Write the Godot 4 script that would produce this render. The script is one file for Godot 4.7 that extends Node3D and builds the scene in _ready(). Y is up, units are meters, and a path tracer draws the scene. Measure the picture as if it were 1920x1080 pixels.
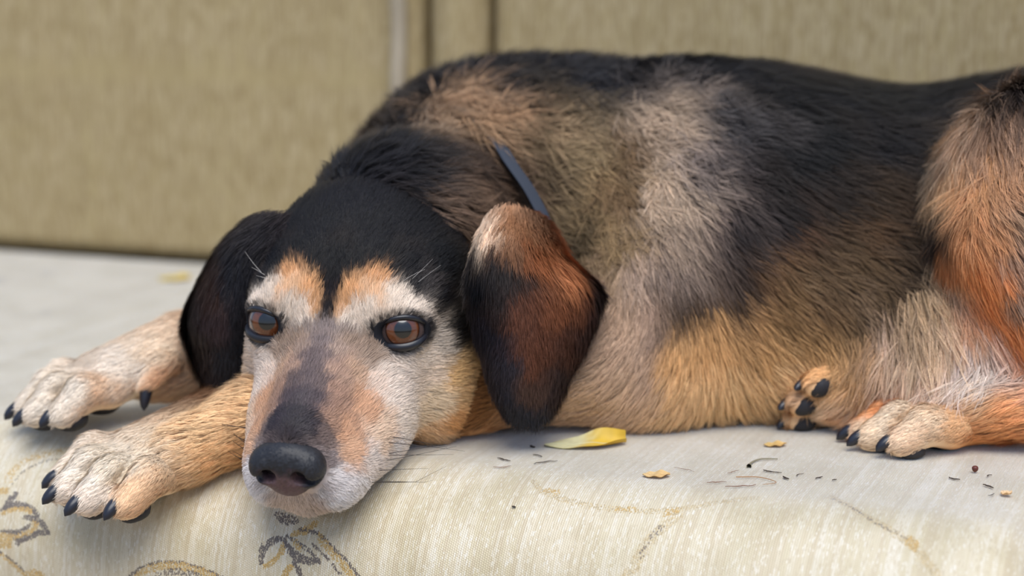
extends Node3D
# An old black and tan hound lying on a brocade sofa out of doors, under an even bright sky.

const SEAT := 0.45
const ROLL := 0.075
const HEAD_BASIS := Basis(Vector3(0.9844, -0.0180, -0.1748), Vector3(0.0891, 0.9085, 0.4082), Vector3(0.1514, -0.4174, 0.8960))
const HEAD_ORIGIN := Vector3(-0.0656, 0.5312, 0.0310)
const DOG_BASE := Vector3(0.1, 0.45, -0.2)

const EAR_NEAR := [
	[Vector3(-0.0005, 0.5849, -0.0471), Vector3(0.0110, 0.5924, -0.0576), Vector3(0.0185, 0.5839, -0.0875), Vector3(0.0191, 0.5773, -0.0996)],
	[Vector3(0.0007, 0.5624, -0.0236), Vector3(0.0232, 0.5709, -0.0190), Vector3(0.0371, 0.5700, -0.0529), Vector3(0.0404, 0.5591, -0.0829)],
	[Vector3(0.0039, 0.5410, -0.0176), Vector3(0.0322, 0.5475, -0.0094), Vector3(0.0541, 0.5480, -0.0446), Vector3(0.0640, 0.5425, -0.0816)],
	[Vector3(0.0096, 0.5158, -0.0162), Vector3(0.0348, 0.5194, -0.0073), Vector3(0.0552, 0.5193, -0.0331), Vector3(0.0631, 0.5161, -0.0674)],
	[Vector3(0.0171, 0.4899, -0.0187), Vector3(0.0346, 0.4928, -0.0120), Vector3(0.0489, 0.4923, -0.0276), Vector3(0.0545, 0.4911, -0.0515)],
	[Vector3(0.0229, 0.4755, -0.0238), Vector3(0.0330, 0.4717, -0.0227), Vector3(0.0439, 0.4709, -0.0292), Vector3(0.0498, 0.4766, -0.0414)],
]
const EAR_FAR := [
	[Vector3(-0.0964, 0.5819, -0.0188), Vector3(-0.1192, 0.5859, -0.0169), Vector3(-0.1414, 0.5833, -0.0227), Vector3(-0.1563, 0.5738, -0.0368)],
	[Vector3(-0.1088, 0.5620, -0.0034), Vector3(-0.1321, 0.5675, 0.0028), Vector3(-0.1571, 0.5639, -0.0116), Vector3(-0.1781, 0.5510, -0.0347)],
	[Vector3(-0.1253, 0.5291, -0.0156), Vector3(-0.1360, 0.5347, 0.0117), Vector3(-0.1642, 0.5316, 0.0051), Vector3(-0.1952, 0.5197, -0.0218)],
	[Vector3(-0.1284, 0.5063, -0.0101), Vector3(-0.1378, 0.5077, 0.0099), Vector3(-0.1590, 0.5053, 0.0057), Vector3(-0.1896, 0.4990, -0.0146)],
	[Vector3(-0.1300, 0.4845, -0.0086), Vector3(-0.1413, 0.4840, 0.0048), Vector3(-0.1566, 0.4843, 0.0044), Vector3(-0.1780, 0.4839, -0.0088)],
	[Vector3(-0.1432, 0.4757, -0.0016), Vector3(-0.1492, 0.4745, 0.0033), Vector3(-0.1574, 0.4752, 0.0021), Vector3(-0.1681, 0.4753, -0.0046)],
]

# paw: axes (x across, y up, z forward), ground point under the knuckles, size, kind
const PAWS := [
	[Basis(Vector3(0.9201, -0.1009, 0.3785), Vector3(0.0627, 0.9917, 0.1119), Vector3(-0.3866, -0.0792, 0.9188)), Vector3(-0.1852, 0.4236, 0.0669), 1.06, 0],
	[Basis(Vector3(0.7547, 0.0202, 0.6558), Vector3(-0.1094, 0.9894, 0.0954), Vector3(-0.6469, -0.1438, 0.7489)), Vector3(-0.2520, 0.4560, 0.0089), 1.00, 1],
	[Basis(Vector3(0.4826, 0.0742, 0.8727), Vector3(-0.0349, 0.9972, -0.0655), Vector3(-0.8752, 0.0011, 0.4838)), Vector3(0.2511, 0.4460, -0.1355), 1.00, 2],
	[Basis(Vector3(0.1648, 0.8248, 0.5409), Vector3(-0.5153, 0.5396, -0.6659), Vector3(-0.8410, -0.1690, 0.5139)), Vector3(0.1991, 0.4626, -0.1483), 0.80, 3],
]

# coat colours: places on the trunk and limbs (metres), colour of the hair
const COAT := [
	[Vector3(0.007, 0.538, -0.014), Color(0.006, 0.006, 0.007)],
	[Vector3(0.010, 0.514, -0.016), Color(0.008, 0.007, 0.008)],
	[Vector3(-0.009, 0.459, -0.037), Color(0.798, 0.328, 0.095)],
	[Vector3(-0.002, 0.466, -0.038), Color(0.172, 0.072, 0.027)],
	[Vector3(0.017, 0.496, -0.015), Color(0.016, 0.012, 0.011)],
	[Vector3(-0.096, 0.608, -0.054), Color(0.018, 0.018, 0.023)],
	[Vector3(-0.080, 0.623, -0.069), Color(0.015, 0.015, 0.019)],
	[Vector3(-0.056, 0.616, -0.062), Color(0.013, 0.013, 0.016)],
	[Vector3(-0.064, 0.629, -0.116), Color(0.396, 0.273, 0.181)],
	[Vector3(-0.046, 0.613, -0.066), Color(0.024, 0.020, 0.020)],
	[Vector3(-0.033, 0.609, -0.084), Color(0.120, 0.077, 0.054)],
	[Vector3(-0.035, 0.599, -0.063), Color(0.177, 0.111, 0.074)],
	[Vector3(-0.023, 0.594, -0.084), Color(0.217, 0.131, 0.082)],
	[Vector3(-0.036, 0.614, -0.103), Color(0.054, 0.037, 0.030)],
	[Vector3(-0.022, 0.604, -0.115), Color(0.107, 0.064, 0.041)],
	[Vector3(0.015, 0.593, -0.053), Color(0.228, 0.133, 0.079)],
	[Vector3(-0.085, 0.630, -0.127), Color(0.018, 0.018, 0.023)],
	[Vector3(-0.098, 0.621, -0.074), Color(0.059, 0.044, 0.031)],
	[Vector3(-0.131, 0.629, -0.180), Color(0.106, 0.074, 0.052)],
	[Vector3(-0.104, 0.642, -0.172), Color(0.037, 0.033, 0.033)],
	[Vector3(-0.093, 0.654, -0.191), Color(0.038, 0.036, 0.041)],
	[Vector3(-0.064, 0.661, -0.195), Color(0.036, 0.036, 0.043)],
	[Vector3(-0.064, 0.646, -0.161), Color(0.701, 0.430, 0.251)],
	[Vector3(-0.040, 0.640, -0.155), Color(0.622, 0.358, 0.198)],
	[Vector3(-0.041, 0.631, -0.140), Color(0.494, 0.305, 0.171)],
	[Vector3(-0.034, 0.654, -0.183), Color(0.047, 0.038, 0.029)],
	[Vector3(-0.016, 0.644, -0.172), Color(0.134, 0.094, 0.053)],
	[Vector3(-0.000, 0.633, -0.164), Color(0.445, 0.295, 0.165)],
	[Vector3(0.016, 0.615, -0.151), Color(0.370, 0.257, 0.136)],
	[Vector3(-0.003, 0.615, -0.143), Color(0.101, 0.065, 0.036)],
	[Vector3(0.018, 0.637, -0.177), Color(0.206, 0.151, 0.092)],
	[Vector3(0.040, 0.599, -0.143), Color(0.359, 0.235, 0.115)],
	[Vector3(0.032, 0.578, -0.132), Color(0.297, 0.197, 0.095)],
	[Vector3(0.054, 0.565, -0.121), Color(0.405, 0.265, 0.130)],
	[Vector3(0.024, 0.571, -0.129), Color(0.054, 0.040, 0.026)],
	[Vector3(0.051, 0.590, -0.136), Color(0.226, 0.132, 0.064)],
	[Vector3(0.048, 0.625, -0.165), Color(0.179, 0.103, 0.049)],
	[Vector3(-0.032, 0.663, -0.212), Color(0.032, 0.032, 0.040)],
	[Vector3(0.008, 0.658, -0.212), Color(0.036, 0.036, 0.043)],
	[Vector3(0.053, 0.557, -0.070), Color(0.526, 0.358, 0.170)],
	[Vector3(0.056, 0.659, -0.212), Color(0.136, 0.108, 0.093)],
	[Vector3(0.056, 0.666, -0.228), Color(0.020, 0.020, 0.025)],
	[Vector3(0.064, 0.637, -0.177), Color(0.632, 0.457, 0.317)],
	[Vector3(0.080, 0.647, -0.191), Color(0.298, 0.226, 0.180)],
	[Vector3(0.080, 0.607, -0.143), Color(0.722, 0.525, 0.360)],
	[Vector3(0.096, 0.619, -0.155), Color(0.332, 0.254, 0.213)],
	[Vector3(0.112, 0.636, -0.179), Color(0.065, 0.058, 0.058)],
	[Vector3(0.096, 0.578, -0.123), Color(0.428, 0.308, 0.222)],
	[Vector3(0.120, 0.586, -0.132), Color(0.192, 0.137, 0.113)],
	[Vector3(0.120, 0.613, -0.153), Color(0.053, 0.044, 0.044)],
	[Vector3(0.080, 0.546, -0.107), Color(0.585, 0.412, 0.302)],
	[Vector3(0.104, 0.546, -0.111), Color(0.298, 0.213, 0.165)],
	[Vector3(0.120, 0.554, -0.119), Color(0.124, 0.084, 0.065)],
	[Vector3(0.072, 0.521, -0.094), Color(0.585, 0.386, 0.259)],
	[Vector3(0.092, 0.518, -0.096), Color(0.460, 0.301, 0.221)],
	[Vector3(0.107, 0.524, -0.104), Color(0.180, 0.116, 0.080)],
	[Vector3(0.072, 0.491, -0.081), Color(0.622, 0.409, 0.262)],
	[Vector3(0.088, 0.490, -0.086), Color(0.622, 0.409, 0.283)],
	[Vector3(0.061, 0.470, -0.080), Color(0.722, 0.467, 0.278)],
	[Vector3(0.080, 0.464, -0.089), Color(0.901, 0.615, 0.398)],
	[Vector3(0.136, 0.586, -0.139), Color(0.015, 0.013, 0.015)],
	[Vector3(0.136, 0.554, -0.126), Color(0.015, 0.012, 0.012)],
	[Vector3(0.122, 0.530, -0.113), Color(0.027, 0.018, 0.014)],
	[Vector3(0.088, 0.668, -0.244), Color(0.016, 0.016, 0.021)],
	[Vector3(0.132, 0.654, -0.224), Color(0.010, 0.010, 0.012)],
	[Vector3(0.182, 0.647, -0.246), Color(0.010, 0.010, 0.012)],
	[Vector3(0.224, 0.647, -0.285), Color(0.010, 0.010, 0.013)],
	[Vector3(0.292, 0.662, -0.200), Color(0.012, 0.012, 0.015)],
	[Vector3(0.160, 0.623, -0.183), Color(0.010, 0.010, 0.011)],
	[Vector3(0.206, 0.623, -0.215), Color(0.011, 0.010, 0.012)],
	[Vector3(0.238, 0.613, -0.217), Color(0.012, 0.011, 0.011)],
	[Vector3(0.153, 0.594, -0.154), Color(0.013, 0.012, 0.012)],
	[Vector3(0.184, 0.594, -0.172), Color(0.021, 0.015, 0.012)],
	[Vector3(0.210, 0.588, -0.185), Color(0.040, 0.025, 0.015)],
	[Vector3(0.240, 0.578, -0.188), Color(0.021, 0.015, 0.011)],
	[Vector3(0.163, 0.581, -0.152), Color(0.123, 0.059, 0.031)],
	[Vector3(0.184, 0.570, -0.159), Color(0.070, 0.042, 0.023)],
	[Vector3(0.211, 0.573, -0.176), Color(0.108, 0.057, 0.027)],
	[Vector3(0.152, 0.554, -0.134), Color(0.183, 0.093, 0.043)],
	[Vector3(0.172, 0.549, -0.144), Color(0.154, 0.088, 0.043)],
	[Vector3(0.203, 0.548, -0.161), Color(0.105, 0.063, 0.031)],
	[Vector3(0.232, 0.551, -0.175), Color(0.056, 0.035, 0.021)],
	[Vector3(0.255, 0.578, -0.172), Color(0.015, 0.012, 0.011)],
	[Vector3(0.139, 0.522, -0.121), Color(0.390, 0.205, 0.087)],
	[Vector3(0.170, 0.522, -0.137), Color(0.219, 0.122, 0.052)],
	[Vector3(0.199, 0.522, -0.151), Color(0.127, 0.080, 0.042)],
	[Vector3(0.232, 0.528, -0.158), Color(0.253, 0.160, 0.078)],
	[Vector3(0.115, 0.506, -0.105), Color(0.743, 0.400, 0.164)],
	[Vector3(0.144, 0.506, -0.123), Color(0.743, 0.413, 0.172)],
	[Vector3(0.176, 0.506, -0.139), Color(0.630, 0.346, 0.139)],
	[Vector3(0.208, 0.506, -0.148), Color(0.568, 0.303, 0.126)],
	[Vector3(0.103, 0.482, -0.094), Color(0.920, 0.567, 0.273)],
	[Vector3(0.128, 0.482, -0.117), Color(0.920, 0.588, 0.293)],
	[Vector3(0.160, 0.482, -0.137), Color(0.920, 0.582, 0.289)],
	[Vector3(0.192, 0.491, -0.136), Color(0.901, 0.505, 0.219)],
	[Vector3(0.101, 0.461, -0.103), Color(0.920, 0.612, 0.339)],
	[Vector3(0.123, 0.454, -0.137), Color(0.920, 0.627, 0.350)],
	[Vector3(0.165, 0.456, -0.143), Color(0.920, 0.600, 0.321)],
	[Vector3(0.177, 0.464, -0.133), Color(0.722, 0.439, 0.246)],
	[Vector3(0.222, 0.517, -0.153), Color(0.920, 0.630, 0.459)],
	[Vector3(0.244, 0.534, -0.160), Color(0.920, 0.622, 0.362)],
	[Vector3(0.256, 0.522, -0.150), Color(0.920, 0.675, 0.464)],
	[Vector3(0.267, 0.510, -0.144), Color(0.920, 0.755, 0.708)],
	[Vector3(0.240, 0.498, -0.140), Color(0.920, 0.610, 0.422)],
	[Vector3(0.280, 0.506, -0.146), Color(0.920, 0.813, 0.705)],
	[Vector3(0.296, 0.495, -0.143), Color(0.701, 0.601, 0.523)],
	[Vector3(0.270, 0.494, -0.136), Color(0.920, 0.744, 0.586)],
	[Vector3(0.276, 0.654, -0.200), Color(0.722, 0.467, 0.301)],
	[Vector3(0.260, 0.637, -0.204), Color(0.920, 0.665, 0.444)],
	[Vector3(0.258, 0.610, -0.181), Color(0.865, 0.540, 0.297)],
	[Vector3(0.284, 0.638, -0.176), Color(0.622, 0.358, 0.212)],
	[Vector3(0.296, 0.649, -0.181), Color(0.328, 0.195, 0.129)],
	[Vector3(0.296, 0.615, -0.159), Color(0.513, 0.262, 0.136)],
	[Vector3(0.275, 0.615, -0.167), Color(0.920, 0.460, 0.204)],
	[Vector3(0.281, 0.585, -0.139), Color(0.743, 0.331, 0.136)],
	[Vector3(0.296, 0.588, -0.137), Color(0.407, 0.261, 0.168)],
	[Vector3(0.304, 0.570, -0.134), Color(0.445, 0.362, 0.299)],
	[Vector3(0.280, 0.562, -0.138), Color(0.920, 0.314, 0.093)],
	[Vector3(0.288, 0.538, -0.146), Color(0.920, 0.302, 0.086)],
	[Vector3(0.296, 0.522, -0.149), Color(0.920, 0.315, 0.098)],
	[Vector3(0.312, 0.514, -0.146), Color(0.920, 0.314, 0.093)],
	[Vector3(0.304, 0.546, -0.135), Color(0.316, 0.224, 0.170)],
	[Vector3(0.304, 0.474, -0.130), Color(0.920, 0.402, 0.156)],
	[Vector3(0.277, 0.476, -0.124), Color(0.920, 0.562, 0.292)],
	[Vector3(0.262, 0.479, -0.107), Color(0.920, 0.701, 0.480)],
	[Vector3(0.235, 0.475, -0.115), Color(0.920, 0.729, 0.521)],
	[Vector3(0.224, 0.465, -0.108), Color(0.920, 0.689, 0.467)],
	[Vector3(0.258, 0.467, -0.099), Color(0.920, 0.664, 0.444)],
	[Vector3(0.291, 0.462, -0.135), Color(0.765, 0.321, 0.118)],
	[Vector3(0.200, 0.474, -0.138), Color(0.920, 0.665, 0.452)],
	[Vector3(0.189, 0.462, -0.144), Color(0.920, 0.677, 0.471)],
	[Vector3(0.226, 0.475, -0.133), Color(0.920, 0.402, 0.156)],
	[Vector3(-0.093, 0.486, 0.068), Color(0.920, 0.607, 0.309)],
	[Vector3(-0.126, 0.466, 0.055), Color(0.920, 0.607, 0.319)],
	[Vector3(-0.133, 0.458, 0.063), Color(0.920, 0.607, 0.329)],
	[Vector3(-0.119, 0.458, 0.051), Color(0.920, 0.546, 0.260)],
	[Vector3(-0.142, 0.450, 0.071), Color(0.920, 0.648, 0.397)],
	[Vector3(-0.158, 0.456, 0.073), Color(0.920, 0.745, 0.545)],
	[Vector3(-0.175, 0.454, 0.088), Color(0.920, 0.791, 0.619)],
	[Vector3(-0.187, 0.446, 0.101), Color(0.920, 0.805, 0.663)],
	[Vector3(-0.155, 0.439, 0.097), Color(0.920, 0.613, 0.364)],
	[Vector3(-0.189, 0.438, 0.110), Color(0.920, 0.765, 0.619)],
	[Vector3(0.018, 0.454, -0.074), Color(0.743, 0.413, 0.218)],
	[Vector3(-0.004, 0.454, -0.048), Color(0.854, 0.457, 0.208)],
	[Vector3(0.048, 0.459, -0.083), Color(0.743, 0.483, 0.308)],
	[Vector3(-0.181, 0.502, -0.005), Color(0.920, 0.637, 0.406)],
	[Vector3(-0.205, 0.496, -0.007), Color(0.920, 0.729, 0.530)],
	[Vector3(-0.223, 0.490, 0.008), Color(0.920, 0.788, 0.645)],
	[Vector3(-0.234, 0.484, 0.039), Color(0.920, 0.803, 0.659)],
	[Vector3(-0.258, 0.476, 0.041), Color(0.920, 0.798, 0.648)],
	[Vector3(-0.225, 0.479, 0.030), Color(0.920, 0.641, 0.419)],
	[Vector3(-0.265, 0.467, 0.048), Color(0.920, 0.788, 0.637)],
	[Vector3(-0.199, 0.484, -0.007), Color(0.920, 0.588, 0.358)],
	[Vector3(-0.169, 0.490, 0.002), Color(0.238, 0.114, 0.055)],
]
const EAR_COAT := [
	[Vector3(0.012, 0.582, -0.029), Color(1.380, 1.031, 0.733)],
	[Vector3(0.023, 0.579, -0.024), Color(0.242, 0.108, 0.052)],
	[Vector3(0.021, 0.586, -0.041), Color(0.345, 0.152, 0.068)],
	[Vector3(0.038, 0.572, -0.035), Color(0.327, 0.104, 0.037)],
	[Vector3(0.051, 0.561, -0.045), Color(0.579, 0.216, 0.087)],
	[Vector3(0.023, 0.548, -0.006), Color(0.024, 0.015, 0.013)],
	[Vector3(0.033, 0.566, -0.014), Color(0.018, 0.014, 0.014)],
	[Vector3(0.042, 0.548, -0.013), Color(0.118, 0.042, 0.022)],
	[Vector3(0.054, 0.546, -0.030), Color(0.205, 0.069, 0.030)],
	[Vector3(0.061, 0.544, -0.049), Color(0.198, 0.074, 0.038)],
	[Vector3(0.012, 0.559, -0.012), Color(0.009, 0.009, 0.011)],
	[Vector3(0.020, 0.569, -0.012), Color(0.018, 0.013, 0.012)],
	[Vector3(0.006, 0.572, -0.023), Color(0.012, 0.010, 0.011)],
	[Vector3(0.019, 0.528, -0.007), Color(0.019, 0.016, 0.022)],
	[Vector3(0.030, 0.510, -0.004), Color(0.031, 0.027, 0.035)],
	[Vector3(0.047, 0.521, -0.012), Color(0.118, 0.042, 0.022)],
	[Vector3(0.059, 0.521, -0.031), Color(0.084, 0.034, 0.021)],
	[Vector3(0.045, 0.498, -0.012), Color(0.082, 0.043, 0.031)],
	[Vector3(0.034, 0.492, -0.008), Color(0.031, 0.029, 0.038)],
	[Vector3(0.040, 0.477, -0.019), Color(0.025, 0.025, 0.034)],
	[Vector3(0.056, 0.497, -0.032), Color(0.046, 0.028, 0.026)],
	[Vector3(0.065, 0.529, -0.056), Color(0.082, 0.043, 0.036)],
	[Vector3(0.065, 0.542, -0.067), Color(0.057, 0.037, 0.033)],
	[Vector3(-0.139, 0.558, 0.011), Color(0.011, 0.010, 0.013)],
	[Vector3(-0.153, 0.549, 0.009), Color(0.040, 0.018, 0.012)],
	[Vector3(-0.165, 0.535, 0.008), Color(0.037, 0.022, 0.019)],
	[Vector3(-0.170, 0.516, 0.006), Color(0.031, 0.020, 0.018)],
	[Vector3(-0.153, 0.526, 0.016), Color(0.048, 0.028, 0.028)],
	[Vector3(-0.122, 0.536, 0.028), Color(0.009, 0.009, 0.012)],
	[Vector3(-0.136, 0.511, 0.015), Color(0.009, 0.009, 0.012)],
	[Vector3(-0.143, 0.493, 0.013), Color(0.015, 0.015, 0.018)],
	[Vector3(-0.158, 0.490, 0.009), Color(0.024, 0.016, 0.016)],
	[Vector3(-0.163, 0.503, 0.008), Color(0.031, 0.019, 0.016)],
]
# coat colours of the head in the head's own axes (millimetres; both sides alike)
const FACE := [
	[Vector3(6.5, 23.0, -18.5), Color(0.010, 0.009, 0.009)],
	[Vector3(15.5, 26.2, -24.5), Color(0.009, 0.008, 0.008)],
	[Vector3(24.8, 26.8, -30.3), Color(0.009, 0.008, 0.008)],
	[Vector3(36.3, 20.1, -24.7), Color(0.010, 0.009, 0.009)],
	[Vector3(46.8, 11.9, -23.4), Color(0.012, 0.010, 0.011)],
	[Vector3(0.5, 8.4, 0.1), Color(0.012, 0.010, 0.011)],
	[Vector3(5.5, 19.0, -12.7), Color(0.009, 0.008, 0.008)],
	[Vector3(14.5, 33.7, -51.5), Color(0.009, 0.008, 0.009)],
	[Vector3(6.5, 38.5, -72.5), Color(0.009, 0.008, 0.010)],
	[Vector3(30.5, 31.0, -63.5), Color(0.009, 0.008, 0.009)],
	[Vector3(34.1, 30.1, -70.5), Color(0.009, 0.008, 0.009)],
	[Vector3(55.1, 10.9, -51.5), Color(0.007, 0.007, 0.008)],
	[Vector3(59.4, 0.9, -33.5), Color(0.008, 0.007, 0.008)],
	[Vector3(65.3, -22.7, -30.7), Color(0.010, 0.009, 0.009)],
	[Vector3(3.5, 26.0, -24.5), Color(0.009, 0.008, 0.008)],
	[Vector3(0.5, 15.0, -8.1), Color(0.016, 0.013, 0.015)],
	[Vector3(40.0, 20.4, -33.5), Color(0.008, 0.007, 0.008)],
	[Vector3(19.8, 30.0, -38.2), Color(0.008, 0.007, 0.008)],
	[Vector3(53.0, 9.1, -32.0), Color(0.037, 0.030, 0.028)],
	[Vector3(26.6, 21.2, -16.7), Color(0.656, 0.324, 0.143)],
	[Vector3(12.5, 17.1, -9.2), Color(0.743, 0.388, 0.177)],
	[Vector3(24.5, 17.2, -9.2), Color(0.820, 0.513, 0.301)],
	[Vector3(21.5, 9.7, -1.5), Color(0.820, 0.681, 0.554)],
	[Vector3(37.2, 14.5, -11.9), Color(0.820, 0.674, 0.543)],
	[Vector3(48.4, 8.1, -15.3), Color(0.798, 0.661, 0.537)],
	[Vector3(12.5, 6.6, 1.7), Color(0.820, 0.676, 0.547)],
	[Vector3(56.2, -2.5, -13.5), Color(0.545, 0.436, 0.345)],
	[Vector3(9.5, 9.6, -1.4), Color(0.656, 0.349, 0.167)],
	[Vector3(39.5, -19.4, 8.5), Color(0.798, 0.661, 0.550)],
	[Vector3(53.7, -22.5, -9.9), Color(0.820, 0.668, 0.532)],
	[Vector3(26.2, -11.7, 13.3), Color(0.406, 0.288, 0.212)],
	[Vector3(16.5, -3.4, 14.5), Color(0.344, 0.237, 0.170)],
	[Vector3(59.1, -20.7, -19.9), Color(0.545, 0.453, 0.370)],
	[Vector3(15.7, -7.1, 35.5), Color(0.473, 0.304, 0.217)],
	[Vector3(13.6, -3.2, 20.5), Color(0.370, 0.266, 0.209)],
	[Vector3(19.3, -16.1, 68.5), Color(0.406, 0.240, 0.162)],
	[Vector3(20.6, -11.2, 29.5), Color(0.583, 0.374, 0.249)],
	[Vector3(28.8, -24.1, 42.2), Color(0.656, 0.370, 0.220)],
	[Vector3(22.9, -21.1, 68.5), Color(0.599, 0.329, 0.193)],
	[Vector3(29.8, -20.2, 23.5), Color(0.820, 0.640, 0.513)],
	[Vector3(41.7, -31.4, 20.3), Color(0.820, 0.681, 0.567)],
	[Vector3(46.8, -46.3, 26.7), Color(0.820, 0.681, 0.555)],
	[Vector3(40.4, -40.5, 47.5), Color(0.820, 0.597, 0.425)],
	[Vector3(28.3, -30.9, 77.5), Color(0.725, 0.432, 0.267)],
	[Vector3(44.3, -55.2, 41.6), Color(0.820, 0.725, 0.661)],
	[Vector3(38.0, -48.1, 64.0), Color(0.820, 0.694, 0.604)],
	[Vector3(26.8, -40.5, 88.8), Color(0.820, 0.753, 0.724)],
	[Vector3(22.1, -52.5, 93.6), Color(0.820, 0.782, 0.782)],
	[Vector3(34.0, -55.5, 77.5), Color(0.820, 0.749, 0.708)],
	[Vector3(9.5, -55.5, 92.7), Color(0.607, 0.491, 0.432)],
	[Vector3(65.9, -43.3, -18.3), Color(0.820, 0.520, 0.242)],
	[Vector3(70.9, -61.5, -20.2), Color(0.820, 0.520, 0.261)],
	[Vector3(58.4, -52.5, -5.5), Color(0.820, 0.625, 0.418)],
	[Vector3(64.8, -73.5, -11.3), Color(0.820, 0.417, 0.169)],
	[Vector3(55.9, -83.9, -8.1), Color(0.820, 0.546, 0.328)],
	[Vector3(53.8, -34.5, -7.0), Color(0.820, 0.649, 0.499)],
	[Vector3(0.0, 0.0, 5.0), Color(0.240, 0.188, 0.175)],
	[Vector3(0.0, -1.0, 20.0), Color(0.192, 0.145, 0.136)],
	[Vector3(0.0, -2.0, 35.0), Color(0.152, 0.111, 0.106)],
	[Vector3(0.0, -3.0, 50.0), Color(0.112, 0.083, 0.083)],
	[Vector3(0.0, -4.0, 65.0), Color(0.074, 0.058, 0.062)],
	[Vector3(0.0, -6.0, 80.0), Color(0.034, 0.028, 0.032)],
	[Vector3(8.0, -3.0, 50.0), Color(0.140, 0.099, 0.092)],
	[Vector3(8.0, -4.0, 65.0), Color(0.081, 0.059, 0.063)],
	[Vector3(10.0, -7.0, 80.0), Color(0.037, 0.029, 0.034)],
	[Vector3(14.0, -4.0, 20.0), Color(0.406, 0.270, 0.197)],
	[Vector3(15.0, -6.0, 35.0), Color(0.419, 0.263, 0.191)],
	[Vector3(17.0, -8.0, 50.0), Color(0.406, 0.244, 0.172)],
	[Vector3(18.0, -10.0, 65.0), Color(0.352, 0.212, 0.155)],
	[Vector3(19.0, -15.0, 80.0), Color(0.174, 0.122, 0.106)],
	[Vector3(11.0, 0.0, 5.0), Color(0.270, 0.207, 0.175)],
	[Vector3(0.0, 3.0, -8.0), Color(0.054, 0.043, 0.043)],
	[Vector3(22.0, -38.0, 98.0), Color(0.473, 0.405, 0.394)],
	[Vector3(22.0, -26.0, 88.0), Color(0.288, 0.229, 0.214)],
	[Vector3(50.0, -80.0, -30.0), Color(0.820, 0.419, 0.174)],
	[Vector3(45.0, -95.0, -20.0), Color(0.798, 0.328, 0.095)],
	[Vector3(30.0, -95.0, -5.0), Color(0.820, 0.546, 0.328)],
	[Vector3(60.0, -90.0, -45.0), Color(0.035, 0.020, 0.011)],
	[Vector3(64.0, -62.0, -64.0), Color(0.013, 0.011, 0.010)],
	[Vector3(45.0, 10.0, -100.0), Color(0.009, 0.008, 0.010)],
	[Vector3(0.0, 25.0, -110.0), Color(0.010, 0.009, 0.011)],
	[Vector3(60.0, -10.0, -110.0), Color(0.010, 0.009, 0.010)],
	[Vector3(50.0, -100.0, -90.0), Color(0.248, 0.132, 0.058)],
	[Vector3(0.0, -110.0, -40.0), Color(0.473, 0.276, 0.127)],
	[Vector3(0.0, -95.0, 20.0), Color(0.623, 0.433, 0.279)],
	[Vector3(62.0, -30.0, -80.0), Color(0.007, 0.007, 0.008)],
	[Vector3(0.0, -85.0, 50.0), Color(0.707, 0.567, 0.442)],
	[Vector3(20.0, -90.0, -10.0), Color(0.798, 0.511, 0.289)],
	[Vector3(64.0, -70.0, -85.0), Color(0.010, 0.009, 0.009)],
	[Vector3(0.0, -10.0, -140.0), Color(0.013, 0.012, 0.015)],
	[Vector3(8.0, -70.0, 74.0), Color(0.690, 0.578, 0.513)],
]

var rng := RandomNumberGenerator.new()
var noise := FastNoiseLite.new()
var used := {}
var dog: Node3D

# the skin of the dog: one surface, with what each vertex tells the coat
var sv := PackedVector3Array()
var sn := PackedVector3Array()
var sc := PackedColorArray()
var comb := PackedVector3Array()
var hair := PackedFloat32Array()      # length of hair in metres, 0 where bare
var thick := PackedFloat32Array()     # tufts per square millimetre
var wild := PackedFloat32Array()      # how much hairs stray
var si := PackedInt32Array()

func _ready() -> void:
	rng.seed = 7
	noise.seed = 11
	noise.frequency = 1.0
	noise.fractal_octaves = 3
	make_camera()
	make_sky()
	make_sofa()
	make_dog()
	make_litter()

# ---------------------------------------------------------------- camera and light
func make_camera() -> void:
	var cam := Camera3D.new()
	cam.name = "camera"
	add_child(cam)
	cam.transform = Transform3D(Basis(Vector3(0.9272, 0.0000, -0.3746), Vector3(-0.0650, 0.9848, -0.1610), Vector3(0.3689, 0.1736, 0.9131)), Vector3(0.4715, 0.7600, 1.0737))
	cam.near = 0.05
	cam.far = 60.0
	var lens := CameraAttributesPhysical.new()
	lens.frustum_focal_length = 84.444
	lens.frustum_focus_distance = 1.165
	lens.exposure_aperture = 4.6
	cam.attributes = lens
	cam.fov = rad_to_deg(2.0 * atan(540.0 / 3800.0))
	cam.current = true

func make_sky() -> void:
	var we := WorldEnvironment.new()
	we.name = "world_environment"
	var e := Environment.new()
	e.background_mode = Environment.BG_SKY
	var m := ProceduralSkyMaterial.new()
	m.sky_top_color = Color(0.62, 0.77, 1.0)
	m.sky_horizon_color = Color(0.82, 0.89, 0.97)
	m.sky_curve = 0.25
	m.ground_bottom_color = Color(0.44, 0.39, 0.32)
	m.ground_horizon_color = Color(0.52, 0.47, 0.40)
	m.sky_energy_multiplier = 0.72
	m.ground_energy_multiplier = 0.62
	var s := Sky.new()
	s.sky_material = m
	e.sky = s
	e.background_energy_multiplier = 1.0
	e.tonemap_mode = Environment.TONE_MAPPER_LINEAR
	e.tonemap_exposure = 1.72
	e.sdfgi_enabled = true
	e.ssao_enabled = true
	e.ssil_enabled = true
	we.environment = e
	add_child(we)
	# the sun behind bright haze, high in front and a little to the right: a wide soft source
	var sun := DirectionalLight3D.new()
	sun.name = "hazy_sun"
	sun.light_color = Color(1.0, 0.985, 0.96)
	sun.light_energy = 0.70
	sun.light_angular_distance = 48.0
	sun.shadow_enabled = true
	sun.sky_mode = DirectionalLight3D.SKY_MODE_LIGHT_ONLY
	add_child(sun)
	sun.look_at_from_position(Vector3(1.1908, 4.4815, 1.8703), Vector3.ZERO)

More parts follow.
